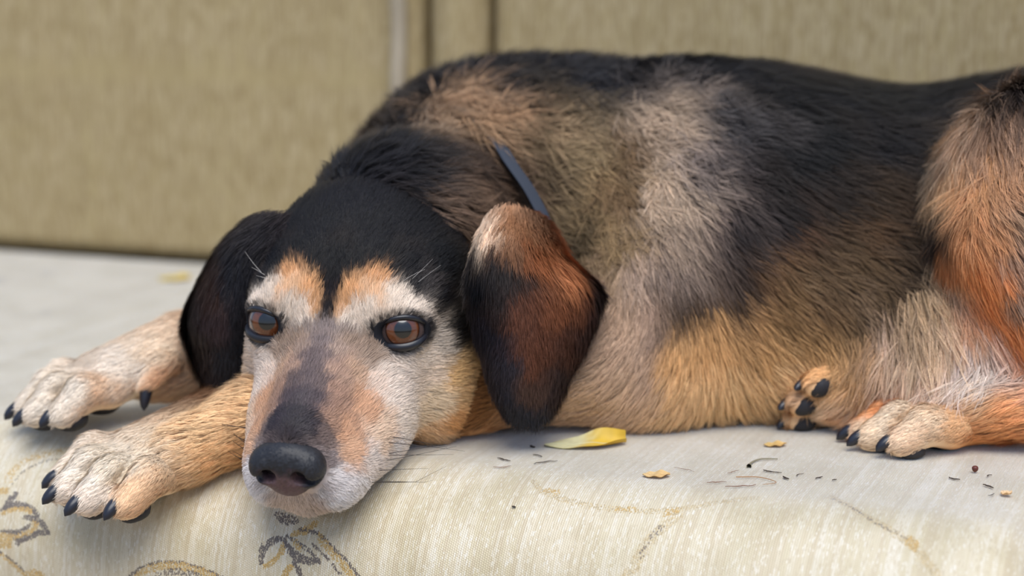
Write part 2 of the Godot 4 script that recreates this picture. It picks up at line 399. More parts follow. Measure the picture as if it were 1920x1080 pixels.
# ---------------------------------------------------------------- small helpers
func numbered(called: String) -> String:
	if not used.has(called):
		used[called] = 0
		return called
	used[called] += 1
	return "%s_%03d" % [called, used[called]]

func tag(o: Node3D, label: String, category: String, group := "", kind := "") -> void:
	if label: o.set_meta("label", label)
	if category: o.set_meta("category", category)
	if group: o.set_meta("group", group)
	if kind: o.set_meta("kind", kind)

func put(called: String, mesh: Mesh, mat: Material, parent: Node3D = null) -> MeshInstance3D:
	var o := MeshInstance3D.new()
	o.mesh = mesh
	o.material_override = mat
	if parent == null:
		o.name = numbered(called)
		add_child(o)
	else:
		o.name = called
		parent.add_child(o, true)
	return o

func plain(c: Color, rough := 0.8, spec := 0.5) -> StandardMaterial3D:
	var m := StandardMaterial3D.new()
	m.albedo_color = c
	m.roughness = rough
	m.metallic_specular = spec
	return m

func surface(v: PackedVector3Array, i: PackedInt32Array, nn = null, c = null, uv = null, uv2 = null) -> ArrayMesh:
	var a := []
	a.resize(Mesh.ARRAY_MAX)
	a[Mesh.ARRAY_VERTEX] = v
	if nn != null:                                   # faces turned the way their normals point
		for t in range(0, i.size(), 3):
			if (v[i[t + 2]] - v[i[t]]).cross(v[i[t + 1]] - v[i[t]]).dot(nn[i[t]] + nn[i[t + 1]] + nn[i[t + 2]]) < 0.0:
				var q := i[t + 1]
				i[t + 1] = i[t + 2]
				i[t + 2] = q
	a[Mesh.ARRAY_INDEX] = i
	a[Mesh.ARRAY_NORMAL] = nn if nn != null else normals_of(v, i)
	if c != null: a[Mesh.ARRAY_COLOR] = c
	if uv != null: a[Mesh.ARRAY_TEX_UV] = uv
	if uv2 != null: a[Mesh.ARRAY_TEX_UV2] = uv2
	var m := ArrayMesh.new()
	m.add_surface_from_arrays(Mesh.PRIMITIVE_TRIANGLES, a)
	return m

func normals_of(v: PackedVector3Array, i: PackedInt32Array) -> PackedVector3Array:
	var nn := PackedVector3Array()
	nn.resize(v.size())
	for t in range(0, i.size(), 3):
		var a := i[t]
		var b := i[t + 1]
		var c := i[t + 2]
		var k := (v[c] - v[a]).cross(v[b] - v[a])      # clockwise faces
		nn[a] += k
		nn[b] += k
		nn[c] += k
	for k in nn.size():
		nn[k] = nn[k].normalized()
	return nn

# a grid of points, rows of the same length, as a surface
func grid(rows: int, cols: int, v: PackedVector3Array, flip := false, uv = null, uv2 = null) -> ArrayMesh:
	var i := PackedInt32Array()
	for r in rows - 1:
		for c in cols - 1:
			var a := r * cols + c
			var q := [a, a + 1, a + cols, a + 1, a + cols + 1, a + cols] if not flip else [a, a + cols, a + 1, a + 1, a + cols, a + cols + 1]
			i.append_array(PackedInt32Array(q))
	return surface(v, i, null, null, uv, uv2)

# a tube along points with a radius at each, closed ends
func tube(p: PackedVector3Array, rad: PackedFloat32Array, sides := 8, flat := 1.0) -> ArrayMesh:
	var v := PackedVector3Array()
	var side := Vector3.ZERO
	for k in p.size():
		var t := (p[mini(k + 1, p.size() - 1)] - p[maxi(k - 1, 0)]).normalized()
		if side == Vector3.ZERO:
			side = t.cross(Vector3.UP if absf(t.y) < 0.9 else Vector3.RIGHT).normalized()
		side = (side - t * side.dot(t)).normalized()
		var up := t.cross(side)
		for s in sides + 1:
			var a := TAU * s / sides
			v.append(p[k] + (side * cos(a) + up * sin(a) * flat) * rad[k])
	return grid(p.size(), sides + 1, v)

func smooth(a: float, b: float, x: float) -> float:
	return smoothstep(a, b, x)

# ---------------------------------------------------------------- sofa
const CUSHION_LEFT := -0.98
const CUSHION_RIGHT := 0.342
const BACK := -0.567

# seat profile from the back, over the rounded front, down: point and arc length
func seat_profile(s: float) -> Vector2:          # s: metres from the front edge of the flat top, negative backwards; returns (y, z)
	if s < 0.0:
		return Vector2(SEAT, s)
	var quarter := ROLL * PI / 2
	if s < quarter:
		var a := s / ROLL
		return Vector2(SEAT - ROLL + ROLL * cos(a), ROLL * sin(a))
	return Vector2(SEAT - ROLL - (s - quarter), ROLL)

func cushion_mesh(left: float, right: float, low: float) -> ArrayMesh:
	var ss := []
	var s := BACK
	while s < -0.06:
		ss.append(s)
		s += 0.012
	while s < SEAT - ROLL - low + ROLL * PI / 2:
		ss.append(s)
		s += 0.006
	var xs := []
	var er := 0.028                                 # rounded ends
	for k in 7: xs.append([left + er - er * cos(PI / 2 * k / 6.0), er * (1.0 - sin(PI / 2 * k / 6.0))])
	var n := int((right - left - 2 * er) / 0.012)
	for k in range(1, n): xs.append([left + er + (right - left - 2 * er) * k / n, 0.0])
	for k in 7: xs.append([right - er + er * sin(PI / 2 * k / 6.0), er * (1.0 - cos(PI / 2 * k / 6.0))])
	var v := PackedVector3Array()
	var uv := PackedVector2Array()
	var uv2 := PackedVector2Array()
	var rows := []
	for q in ss:
		var p := seat_profile(q)
		var p2 := seat_profile(q + 0.001)
		var tn := (p2 - p).normalized()              # along the profile (y, z)
		var nn := Vector2(tn.y, -tn.x)               # outward
		for x in xs:
			var bump: float = 0.0006 * noise.get_noise_2d(x[0] * 9.0, q * 7.0) - x[1]
			v.append(Vector3(x[0], p.x + nn.x * bump, p.y + nn.y * bump))
			uv.append(Vector2((x[0] + 0.36) / 0.7, (q + 0.35) / 0.7))
			uv2.append(Vector2(x[0], q))
	# close the ends with flat flanks down to the base
	var m := grid(ss.size(), xs.size(), v, true, uv, uv2)
	var st := SurfaceTool.new()
	st.append_from(m, 0, Transform3D())
	for e in [0, xs.size() - 1]:
		var fv := PackedVector3Array()
		var fuv := PackedVector2Array()
		for k in ss.size():
			var a := v[k * xs.size() + e]
			fv.append(a)
			fv.append(Vector3(a.x, low, minf(a.z, ROLL - er)))
			fuv.append(Vector2((a.z + 0.36) / 0.7, 0.0))
			fuv.append(Vector2((a.z + 0.36) / 0.7, (a.y - low) / 0.7))
		st.append_from(grid(ss.size(), 2, fv, e == 0, fuv, fuv), 0, Transform3D())
	return st.commit()

func stroke(im: Image, pts: Array, width: float, c: Color, cover := 1.0, taper := false) -> void:
	# a woven line: threads of one colour, each thread a few pixels, some missing
	var n := im.get_width()
	for k in pts.size() - 1:
		var a: Vector2 = pts[k]
		var b: Vector2 = pts[k + 1]
		var steps := maxi(2, int((b - a).length() / 0.0006))
		for q in steps:
			var t := float(q) / steps
			var p := a.lerp(b, t)
			var w := width
			if taper:
				w *= 0.35 + 0.65 * sin(PI * (k + t) / (pts.size() - 1))
			var reach := int(w * 0.5 / 0.7 * n)
			var cx := int((p.x + 0.36) / 0.7 * n)
			var cy := int((p.y + 0.35) / 0.7 * n)
			for r in range(-reach, reach + 1, 2):
				if rng.randf() > cover: continue
				var px := cx + rng.randi_range(-1, 1) + (r if absf(b.y - a.y) > absf(b.x - a.x) else 0)
				var py := cy + rng.randi_range(-1, 1) + (0 if absf(b.y - a.y) > absf(b.x - a.x) else r)
				px = posmod(px, n - 3)
				py = posmod(py, n - 4)
				im.fill_rect(Rect2i(px, py, 2, 3), c.lerp(Color(c.r * 0.8, c.g * 0.8, c.b * 0.8), rng.randf()))

func brocade() -> StandardMaterial3D:
	var n := 2048
	var im := Image.create_empty(n, n, false, Image.FORMAT_RGB8)
	var x := 0
	while x < n:                                     # yarns of slightly different creams run from back to front
		var w := rng.randi_range(2, 9)
		var t := rng.randf()
		var c := Color(0.785, 0.725, 0.59).lerp(Color(0.815, 0.76, 0.645), t)
		if rng.randf() < 0.16: c = Color(0.828, 0.782, 0.685)
		if rng.randf() < 0.16: c = Color(0.765, 0.70, 0.565)
		im.fill_rect(Rect2i(x, 0, w, n), c)
		x += w
	# broken threads: short lighter and darker dashes along the yarns
	for k in 90000:
		var c := Color(0.755, 0.69, 0.56) if rng.randf() < 0.5 else Color(0.86, 0.825, 0.75)
		im.fill_rect(Rect2i(rng.randi_range(0, n - 3), rng.randi_range(0, n - 14), rng.randi_range(1, 2), rng.randi_range(3, 11)), c)
	for m in MOTIFS:
		stroke(im, m[0], m[1], m[2], m[3], m[4])
	var tile := Image.create_empty(n, n, false, Image.FORMAT_L8)
	var cord := [0.35, 0.75, 1.0, 0.7]
	for yy in 8:
		for xx in 8:
			var h: float = cord[xx % 4] * (0.75 + 0.25 * sin(TAU * (yy / 4.0 + (0.5 if xx >= 4 else 0.0))))
			tile.set_pixel(xx, yy, Color(h, h, h))
	var size := 8
	while size < n:
		tile.blit_rect(tile, Rect2i(0, 0, size, size), Vector2i(size, 0))
		tile.blit_rect(tile, Rect2i(0, 0, size * 2, size), Vector2i(0, size))
		size *= 2
	var m := StandardMaterial3D.new()
	m.albedo_texture = ImageTexture.create_from_image(im)
	m.roughness = 0.5
	m.metallic_specular = 0.75
	m.rim_enabled = true
	m.rim = 2.0
	m.heightmap_enabled = true
	m.heightmap_texture = ImageTexture.create_from_image(tile)
	m.heightmap_scale = 0.05
	# faint soiling in soft patches
	var nt := NoiseTexture2D.new()
	nt.width = 512
	nt.height = 512
	nt.seamless = true
	var fn := FastNoiseLite.new()
	fn.seed = 5
	fn.frequency = 0.012
	fn.fractal_octaves = 5
	nt.noise = fn
	var ramp := Gradient.new()
	ramp.colors = PackedColorArray([Color(0.93, 0.92, 0.88), Color(1, 1, 1)])
	ramp.offsets = PackedFloat32Array([0.2, 0.65])
	nt.color_ramp = ramp
	m.detail_enabled = true
	m.detail_albedo = nt
	m.detail_blend_mode = BaseMaterial3D.BLEND_MODE_MUL
	m.detail_uv_layer = BaseMaterial3D.DETAIL_UV_2
	m.uv2_scale = Vector3(2.3, 2.3, 1)
	return m

func backrest_cloth() -> StandardMaterial3D:
	var n := 1024
	var im := Image.create_empty(n, n, false, Image.FORMAT_RGB8)
	var x := 0
	while x < n:
		var w := rng.randi_range(2, 8)
		im.fill_rect(Rect2i(x, 0, w, n), Color(0.635, 0.567, 0.417).lerp(Color(0.685, 0.617, 0.465), rng.randf()))
		x += w
	for k in 26000:
		var c := Color(0.60, 0.53, 0.39) if rng.randf() < 0.55 else Color(0.70, 0.635, 0.50)
		im.fill_rect(Rect2i(rng.randi_range(0, n - 4), rng.randi_range(0, n - 40), rng.randi_range(1, 3), rng.randi_range(8, 36)), c)
	var m := StandardMaterial3D.new()
	m.albedo_texture = ImageTexture.create_from_image(im)
	m.roughness = 0.85
	m.metallic_specular = 0.3
	m.uv1_triplanar = true
	m.uv1_world_triplanar = true
	m.uv1_scale = Vector3(1.6, 1.6, 1.6)
	return m

# an upright padded panel with soft edges
func panel_mesh(w: float, h: float, d: float, er: float) -> ArrayMesh:
	var v := PackedVector3Array()
	var nx := 40
	var ny := 30
	var axis := func(k: int, n: int, len: float) -> Vector2:
		# position along one side and how far the face has fallen back there
		var e := 7
		if k <= e:
			var a := PI / 2 * k / float(e)
			return Vector2(-len / 2 + er - er * cos(a), er * (1.0 - sin(a)))
		if k >= n - e:
			var a := PI / 2 * (n - k) / float(e)
			return Vector2(len / 2 - er + er * cos(a), er * (1.0 - sin(a)))
		return Vector2(lerpf(-len / 2 + er, len / 2 - er, float(k - e) / (n - 2 * e)), 0.0)
	for j in ny + 1:
		var y: Vector2 = axis.call(j, ny, h)
		for i in nx + 1:
			var x: Vector2 = axis.call(i, nx, w)
			var fall := maxf(x.y, y.y)
			var puff := 0.012 * cos(PI * x.x / w) * cos(PI * y.x / h)
			v.append(Vector3(x.x, h / 2 + y.x, d / 2 - fall + puff))
	var face := grid(ny + 1, nx + 1, v, true)
	var st := SurfaceTool.new()
	st.append_from(face, 0, Transform3D())
	st.append_from(face, 0, Transform3D(Basis(Vector3.UP, PI), Vector3.ZERO))
	# sides between the two faces
	var ring := PackedVector3Array()
	for i in nx + 1: ring.append(v[i])
	for j in range(1, ny + 1): ring.append(v[j * (nx + 1) + nx])
	for i in range(nx - 1, -1, -1): ring.append(v[ny * (nx + 1) + i])
	for j in range(ny - 1, -1, -1): ring.append(v[j * (nx + 1)])
	var wall := PackedVector3Array()
	for p in ring: wall.append(p)
	for p in ring: wall.append(Vector3(p.x, p.y, -p.z))
	st.append_from(grid(2, ring.size(), wall), 0, Transform3D())
	return st.commit()

func box(size: Vector3, at: Vector3) -> ArrayMesh:
	var b := BoxMesh.new()
	b.size = size
	var st := SurfaceTool.new()
	st.append_from(b, 0, Transform3D(Basis(), at))
	return st.commit()

func make_sofa() -> void:
	var ground := put("floor", box(Vector3(8, 0.1, 8), Vector3(0, -0.05, 0)), plain(Color(0.62, 0.56, 0.47), 0.9))
	tag(ground, "", "", "", "structure")
	var wall := put("wall_back", box(Vector3(8, 2.7, 0.2), Vector3(0, 1.35, -1.02)), plain(Color(0.82, 0.80, 0.75), 0.9))
	tag(wall, "", "", "", "structure")
	var cloth := backrest_cloth()
	var sofa := Node3D.new()
	sofa.name = "sofa"
	add_child(sofa)
	sofa.position = Vector3(-0.1, 0, -0.3)
	tag(sofa, "long sofa with a khaki striped fabric back under the cream seat cushions", "sofa")
	var off := -sofa.position
	var base := put("seat_base", box(Vector3(2.3, 0.2, 0.72), Vector3(-0.02, 0.18, -0.30)), cloth, sofa)
	base.position = off
	var frame := put("back_frame", box(Vector3(2.3, 0.85, 0.10), Vector3(-0.02, 0.50, -0.80)), cloth, sofa)
	frame.position = off
	for x in [-1.1, 1.06]:
		for z in [-0.78, -0.02]:
			var leg := put("leg", box(Vector3(0.06, 0.08, 0.06), Vector3(x, 0.04, z)), plain(Color(0.25, 0.16, 0.1), 0.5), sofa)
			leg.position = off
	var seat := brocade()
	var c1 := put("seat_cushion", cushion_mesh(CUSHION_LEFT, CUSHION_RIGHT, 0.285), seat)
	tag(c1, "cream brocade seat cushion with golden leaf motifs under the dog's head and paws", "cushion", "seat cushions of the sofa")
	var c2 := put("seat_cushion", cushion_mesh(CUSHION_RIGHT + 0.008, 0.98, 0.285), seat)
	tag(c2, "cream seat cushion under the dog's hind end, next to the leaf-patterned one", "cushion", "seat cushions of the sofa")
	# back cushions: left, a narrow one between, right
	var spans := [[-1.1, XA, "wide khaki back cushion with pale piping, behind the dog's head", true], [XA + 0.006, XB, "narrow khaki back cushion between the two wide ones", false], [XB + 0.006, 1.0, "wide khaki back cushion behind the dog's back", false]]
	for sp in spans:
		var w: float = sp[1] - sp[0]
		var b := Node3D.new()
		b.name = numbered("back_cushion")
		add_child(b)
		b.position = Vector3((sp[0] + sp[1]) / 2, SEAT + 0.001, BACK - 0.072)
		b.rotation.x = -0.02
		tag(b, sp[2], "cushion", "back cushions of the sofa")
		put("cover", panel_mesh(w, 0.5, 0.14, 0.016), cloth, b)
		if sp[3]:
			var pts := PackedVector3Array()
			var rad := PackedFloat32Array()
			for k in 26:
				pts.append(Vector3(w / 2 - 0.018, 0.02 + 0.46 * k / 25.0, 0.078 - 0.002 * sin(k * 1.3)))
				rad.append(0.007)
			put("piping", tube(pts, rad, 10), plain(Color(0.66, 0.61, 0.53), 0.8), b)

const XA := -0.2813
const XB := -0.2200
# woven motifs: points (metres across the seat, metres over its front edge), width, colour, share of threads, tapered
const BROWN := Color(0.36, 0.29, 0.22)
const GOLD := Color(0.80, 0.63, 0.28)
const STRAW := Color(0.80, 0.70, 0.50)
const MOTIFS := [
	[[Vector2(-0.2740, 0.0846), Vector2(-0.2723, 0.0793), Vector2(-0.2705, 0.0750), Vector2(-0.2672, 0.0733)], 0.0050, BROWN, 0.90, true],
	[[Vector2(-0.2764, 0.0845), Vector2(-0.2695, 0.0807), Vector2(-0.2605, 0.0805), Vector2(-0.2532, 0.0827), Vector2(-0.2477, 0.0861)], 0.0040, BROWN, 0.90, true],
	[[Vector2(-0.2749, 0.0870), Vector2(-0.2672, 0.0832), Vector2(-0.2588, 0.0823), Vector2(-0.2536, 0.0841)], 0.0022, GOLD, 0.90, false],
	[[Vector2(-0.2591, 0.0873), Vector2(-0.2505, 0.0874), Vector2(-0.2435, 0.0909), Vector2(-0.2388, 0.0953)], 0.0040, BROWN, 0.90, true],
	[[Vector2(-0.2388, 0.0953), Vector2(-0.2458, 0.0954), Vector2(-0.2527, 0.0988), Vector2(-0.2598, 0.1016), Vector2(-0.2646, 0.1011)], 0.0040, BROWN, 0.90, true],
	[[Vector2(-0.2606, 0.1013), Vector2(-0.2606, 0.1059)], 0.0030, BROWN, 0.80, true],
	[[Vector2(-0.2745, 0.0976), Vector2(-0.2634, 0.0977), Vector2(-0.2561, 0.0946), Vector2(-0.2536, 0.0910)], 0.0030, BROWN, 0.80, true],
	[[Vector2(-0.2741, 0.1005), Vector2(-0.2623, 0.1002), Vector2(-0.2531, 0.0959), Vector2(-0.2480, 0.0917), Vector2(-0.2524, 0.0893)], 0.0030, GOLD, 0.60, false],
	[[Vector2(-0.2844, 0.0741), Vector2(-0.2748, 0.0720)], 0.0040, GOLD, 0.80, false],
	[[Vector2(-0.2776, 0.1058), Vector2(-0.2651, 0.1044)], 0.0050, GOLD, 0.70, false],
	[[Vector2(-0.2754, 0.1106), Vector2(-0.2656, 0.1159), Vector2(-0.2557, 0.1229)], 0.0030, GOLD, 0.70, false],
	[[Vector2(-0.2565, 0.1230), Vector2(-0.2409, 0.1224)], 0.0070, GOLD, 0.70, true],
	[[Vector2(-0.2754, 0.1096), Vector2(-0.2648, 0.1147), Vector2(-0.2549, 0.1214)], 0.0012, BROWN, 0.50, false],
	[[Vector2(-0.1819, 0.1159), Vector2(-0.1708, 0.1074), Vector2(-0.1592, 0.1035), Vector2(-0.1446, 0.1024), Vector2(-0.1292, 0.1041), Vector2(-0.1152, 0.1082)], 0.0012, BROWN, 0.60, false],
	[[Vector2(-0.1774, 0.1160), Vector2(-0.1682, 0.1090), Vector2(-0.1572, 0.1055), Vector2(-0.1445, 0.1043), Vector2(-0.1305, 0.1059), Vector2(-0.1188, 0.1093)], 0.0045, GOLD, 0.45, false],
	[[Vector2(-0.1681, 0.1155), Vector2(-0.1589, 0.1105), Vector2(-0.1479, 0.1079), Vector2(-0.1369, 0.1085), Vector2(-0.1278, 0.1110)], 0.0040, BROWN, 0.30, false],
	[[Vector2(-0.0805, 0.0807), Vector2(-0.0861, 0.0826), Vector2(-0.0904, 0.0856), Vector2(-0.0920, 0.0901), Vector2(-0.0918, 0.0982)], 0.0050, BROWN, 0.75, true],
	[[Vector2(-0.0785, 0.0817), Vector2(-0.0790, 0.0862), Vector2(-0.0802, 0.0907), Vector2(-0.0851, 0.0956), Vector2(-0.0904, 0.0987)], 0.0040, GOLD, 0.85, true],
	[[Vector2(-0.0791, 0.0808), Vector2(-0.0755, 0.0858), Vector2(-0.0706, 0.0896), Vector2(-0.0626, 0.0918), Vector2(-0.0529, 0.0913)], 0.0050, BROWN, 0.85, true],
	[[Vector2(-0.0781, 0.0791), Vector2(-0.0685, 0.0825), Vector2(-0.0607, 0.0866), Vector2(-0.0536, 0.0914)], 0.0015, BROWN, 0.50, false],
	[[Vector2(-0.0720, 0.0810), Vector2(-0.0703, 0.0839), Vector2(-0.0665, 0.0854)], 0.0030, GOLD, 0.50, false],
	[[Vector2(-0.0758, 0.0782), Vector2(-0.0709, 0.0757), Vector2(-0.0658, 0.0738), Vector2(-0.0624, 0.0708), Vector2(-0.0621, 0.0674)], 0.0050, GOLD, 0.80, true],
	[[Vector2(-0.0895, 0.0665), Vector2(-0.0819, 0.0690), Vector2(-0.0727, 0.0693)], 0.0060, BROWN, 0.60, true],
	[[Vector2(-0.0714, 0.0738), Vector2(-0.0585, 0.0749), Vector2(-0.0454, 0.0836), Vector2(-0.0364, 0.0894), Vector2(-0.0274, 0.0975)], 0.0014, BROWN, 0.55, false],
	[[Vector2(-0.0580, 0.0768), Vector2(-0.0480, 0.0845), Vector2(-0.0400, 0.0904), Vector2(-0.0306, 0.0991)], 0.0050, GOLD, 0.40, false],
	[[Vector2(-0.0607, 0.0816), Vector2(-0.0500, 0.0885), Vector2(-0.0390, 0.0977)], 0.0012, BROWN, 0.45, false],
	[[Vector2(-0.0758, 0.1032), Vector2(-0.0742, 0.0987), Vector2(-0.0712, 0.0949)], 0.0040, GOLD, 0.85, false],
	[[Vector2(-0.0710, 0.0934), Vector2(-0.0675, 0.0960), Vector2(-0.0648, 0.1019)], 0.0030, BROWN, 0.80, false],
	[[Vector2(0.0583, 0.0182), Vector2(0.0656, 0.0273), Vector2(0.0801, 0.0333), Vector2(0.0973, 0.0365), Vector2(0.1165, 0.0371), Vector2(0.1378, 0.0351), Vector2(0.1546, 0.0290), Vector2(0.1733, 0.0190), Vector2(0.1906, 0.0094)], 0.0045, STRAW, 0.30, false],
	[[Vector2(0.0687, 0.0267), Vector2(0.0782, 0.0277)], 0.0040, GOLD, 0.30, false],
	[[Vector2(0.1146, 0.0360), Vector2(0.1280, 0.0357)], 0.0040, GOLD, 0.30, false],
	[[Vector2(0.1428, 0.0360), Vector2(0.1509, 0.0320)], 0.0050, GOLD, 0.40, false],
	[[Vector2(0.1508, 0.0348), Vector2(0.1443, 0.0471), Vector2(0.1386, 0.0584), Vector2(0.1353, 0.0710), Vector2(0.1296, 0.0802)], 0.0070, STRAW, 0.35, false],
	[[Vector2(0.1438, 0.0453), Vector2(0.1393, 0.0577), Vector2(0.1357, 0.0685)], 0.0030, BROWN, 0.12, false],
	[[Vector2(0.2266, -0.0041), Vector2(0.2509, 0.0179), Vector2(0.2711, 0.0318), Vector2(0.2850, 0.0425), Vector2(0.2930, 0.0513), Vector2(0.2978, 0.0587)], 0.0060, STRAW, 0.40, false],
	[[Vector2(0.2776, 0.0358), Vector2(0.2846, 0.0403)], 0.0090, GOLD, 0.50, false],
	[[Vector2(0.2290, -0.0005), Vector2(0.2580, 0.0237), Vector2(0.2774, 0.0350)], 0.0012, BROWN, 0.20, false],
	[[Vector2(-0.2773, 0.0665), Vector2(-0.2779, 0.0590), Vector2(-0.2697, 0.0483), Vector2(-0.2550, 0.0405), Vector2(-0.2390, 0.0368)], 0.0060, GOLD, 0.22, false],
	[[Vector2(-0.2731, 0.0671), Vector2(-0.2707, 0.0590), Vector2(-0.2595, 0.0496), Vector2(-0.2428, 0.0440)], 0.0012, BROWN, 0.30, false],
	[[Vector2(-0.6199, -0.4478), Vector2(-0.6191, -0.4798), Vector2(-0.5810, -0.4666)], 0.0100, BROWN, 0.05, false],
	[[Vector2(-0.6167, -0.4680), Vector2(-0.5985, -0.4502), Vector2(-0.6076, -0.4717)], 0.0120, BROWN, 0.06, false],
	[[Vector2(-0.6416, -0.4328), Vector2(-0.6134, -0.3987)], 0.0140, BROWN, 0.12, false],
	[[Vector2(-0.5177, -0.2870), Vector2(-0.4950, -0.2712), Vector2(-0.4970, -0.3081)], 0.0060, BROWN, 0.06, false],
	[[Vector2(-0.5063, -0.3094), Vector2(-0.4920, -0.3024)], 0.0100, BROWN, 0.10, false],
]

# ---------------------------------------------------------------- shapes by distance fields
class Field:
	var kind := PackedInt32Array()
	var a := PackedVector3Array()
	var b := PackedVector3Array()
	var ra := PackedFloat32Array()
	var rb := PackedFloat32Array()
	var k := PackedFloat32Array()
	var turn: Array[Basis] = []
	var way := PackedVector3Array()
	var length := PackedFloat32Array()
	var cut := PackedInt32Array()

	func cone(p: Vector3, rp: float, q: Vector3, rq: float, kk: float, w := Vector3.ZERO, ln := 0.0, cuts := 0) -> void:
		kind.append(0)
		a.append(p)
		b.append(q)
		ra.append(rp)
		rb.append(rq)
		k.append(kk)
		turn.append(Basis())
		way.append(w)
		length.append(ln * 0.001)
		cut.append(cuts)

	func oval(c: Vector3, r: Vector3, axes: Basis, kk: float, w := Vector3.ZERO, ln := 0.0, cuts := 0) -> void:
		kind.append(1)
		a.append(c)
		b.append(r)
		ra.append(0)
		rb.append(0)
		k.append(kk)
		turn.append(axes.transposed())
		way.append(w)
		length.append(ln * 0.001)
		cut.append(cuts)

	func one(i: int, p: Vector3) -> float:
		if kind[i] == 0:
			var pa := p - a[i]
			var ba := b[i] - a[i]
			var h := clampf(pa.dot(ba) / ba.length_squared(), 0.0, 1.0)
			return (pa - ba * h).length() - lerpf(ra[i], rb[i], h)
		var q := turn[i] * (p - a[i])
		var s := q / b[i]
		var k0 := s.length()
		var k1 := (s / b[i]).length()
		if k1 < 1e-6: return -b[i].x
		return k0 * (k0 - 1.0) / k1

	func at(p: Vector3, act: PackedInt32Array) -> float:
		var d := 1e3
		for i in act:
			var e := one(i, p)
			var kk := k[i]
			if cut[i]:
				e = -e
				var h := maxf(kk - absf(d - e), 0.0) / kk
				d = maxf(d, e) + h * h * kk * 0.25
			else:
				var h := maxf(kk - absf(d - e), 0.0) / kk
				d = minf(d, e) - h * h * kk * 0.25
		return d

	func all() -> PackedInt32Array:
		return PackedInt32Array(range(kind.size()))

# surface nets over the blocks that the surface crosses
func net(f: Field, lo: Vector3, hi: Vector3, cell: float) -> Array:
	var bn := Vector3i(((hi - lo) / (cell * 4.0)).ceil())
	var n := bn * 4
	var cx := n.x + 1
	var cxy := cx * (n.y + 1)
	var val := PackedFloat32Array()
	val.resize(cxy * (n.z + 1))
	val.fill(1e9)
	var vid := PackedInt32Array()
	vid.resize(n.x * n.y * n.z)
	vid.fill(-1)
	var half := cell * 2.0 * 1.7321
	var every := f.all()
	var blocks: Array[Vector3i] = []
	for bz in bn.z:
		for by in bn.y:
			for bx in bn.x:
				var c := lo + (Vector3(bx, by, bz) * 4.0 + Vector3(2, 2, 2)) * cell
				var d := f.at(c, every)
				if absf(d) > half * 1.5 + cell: continue
				var act := PackedInt32Array()
				for i in every:
					var e := f.one(i, c)
					if f.cut[i]:
						if e < half * 2.0 + f.k[i]: act.append(i)
					elif e < d + half * 2.5 + f.k[i] * 1.5: act.append(i)
				blocks.append(Vector3i(bx, by, bz))
				for z in 5:
					for y in 5:
						var row := (bz * 4 + z) * cxy + (by * 4 + y) * cx + bx * 4
						for x in 5:
							if val[row + x] > 1e8:
								val[row + x] = f.at(lo + Vector3(bx * 4 + x, by * 4 + y, bz * 4 + z) * cell, act)
	var v := PackedVector3Array()
	var cells: Array[Vector3i] = []
	var corner := [0, 1, cx, cx + 1, cxy, cxy + 1, cxy + cx, cxy + cx + 1]
	var where := [Vector3(0, 0, 0), Vector3(1, 0, 0), Vector3(0, 1, 0), Vector3(1, 1, 0), Vector3(0, 0, 1), Vector3(1, 0, 1), Vector3(0, 1, 1), Vector3(1, 1, 1)]
	var edges := [[0, 1], [2, 3], [4, 5], [6, 7], [0, 2], [1, 3], [4, 6], [5, 7], [0, 4], [1, 5], [2, 6], [3, 7]]
	var g: PackedFloat32Array
	g.resize(8)
	for bl in blocks:
		for z in range(bl.z * 4, bl.z * 4 + 4):
			for y in range(bl.y * 4, bl.y * 4 + 4):
				for x in range(bl.x * 4, bl.x * 4 + 4):
					var base := z * cxy + y * cx + x
					var inside := 0
					for q in 8:
						g[q] = val[base + corner[q]]
						if g[q] < 0.0: inside += 1
					if inside == 0 or inside == 8: continue
					var sum := Vector3.ZERO
					var cnt := 0
					for e in edges:
						var p: float = g[e[0]]
						var r: float = g[e[1]]
						if (p < 0.0) != (r < 0.0):
							sum += (where[e[0]] as Vector3).lerp(where[e[1]], p / (p - r))
							cnt += 1
					vid[(z * n.y + y) * n.x + x] = v.size()
					v.append(lo + (Vector3(x, y, z) + sum / cnt) * cell)
					cells.append(Vector3i(x, y, z))
	var idx := PackedInt32Array()
	for c in cells:
		var base := c.z * cxy + c.y * cx + c.x
		var s := val[base] < 0.0
		for ax in 3:
			var nb: int = [1, cx, cxy][ax]
			var t := val[base + nb] < 0.0
			if s == t: continue
			var o1: Vector3i = [Vector3i(0, 1, 0), Vector3i(0, 0, 1), Vector3i(1, 0, 0)][ax]
			var o2: Vector3i = [Vector3i(0, 0, 1), Vector3i(1, 0, 0), Vector3i(0, 1, 0)][ax]
			var ca := c - o1
			var cb := c - o1 - o2
			var cc := c - o2
			if ca.x < 0 or ca.y < 0 or ca.z < 0 or cc.x < 0 or cc.y < 0 or cc.z < 0: continue
			var i0 := vid[(c.z * n.y + c.y) * n.x + c.x]
			var i1 := vid[(ca.z * n.y + ca.y) * n.x + ca.x]
			var i2 := vid[(cb.z * n.y + cb.y) * n.x + cb.x]
			var i3 := vid[(cc.z * n.y + cc.y) * n.x + cc.x]
			if i1 < 0 or i2 < 0 or i3 < 0: continue
			if s: idx.append_array(PackedInt32Array([i0, i2, i1, i0, i3, i2]))
			else: idx.append_array(PackedInt32Array([i0, i1, i2, i0, i2, i3]))
	return [v, idx]

# what lies on the seat is pressed flat against it
func off_seat(p: Vector3, gap := 0.0014) -> Vector3:
	if p.z <= 0.0:
		if p.y < SEAT + gap: p.y = SEAT + gap
	elif p.y > SEAT - ROLL:
		var q := Vector2(p.y - (SEAT - ROLL), p.z)
		if q.length() < ROLL + gap:
			q = q.normalized() * (ROLL + gap)
			p.y = SEAT - ROLL + q.x
			p.z = q.y
	elif p.z < ROLL + gap: p.z = ROLL + gap
	return p

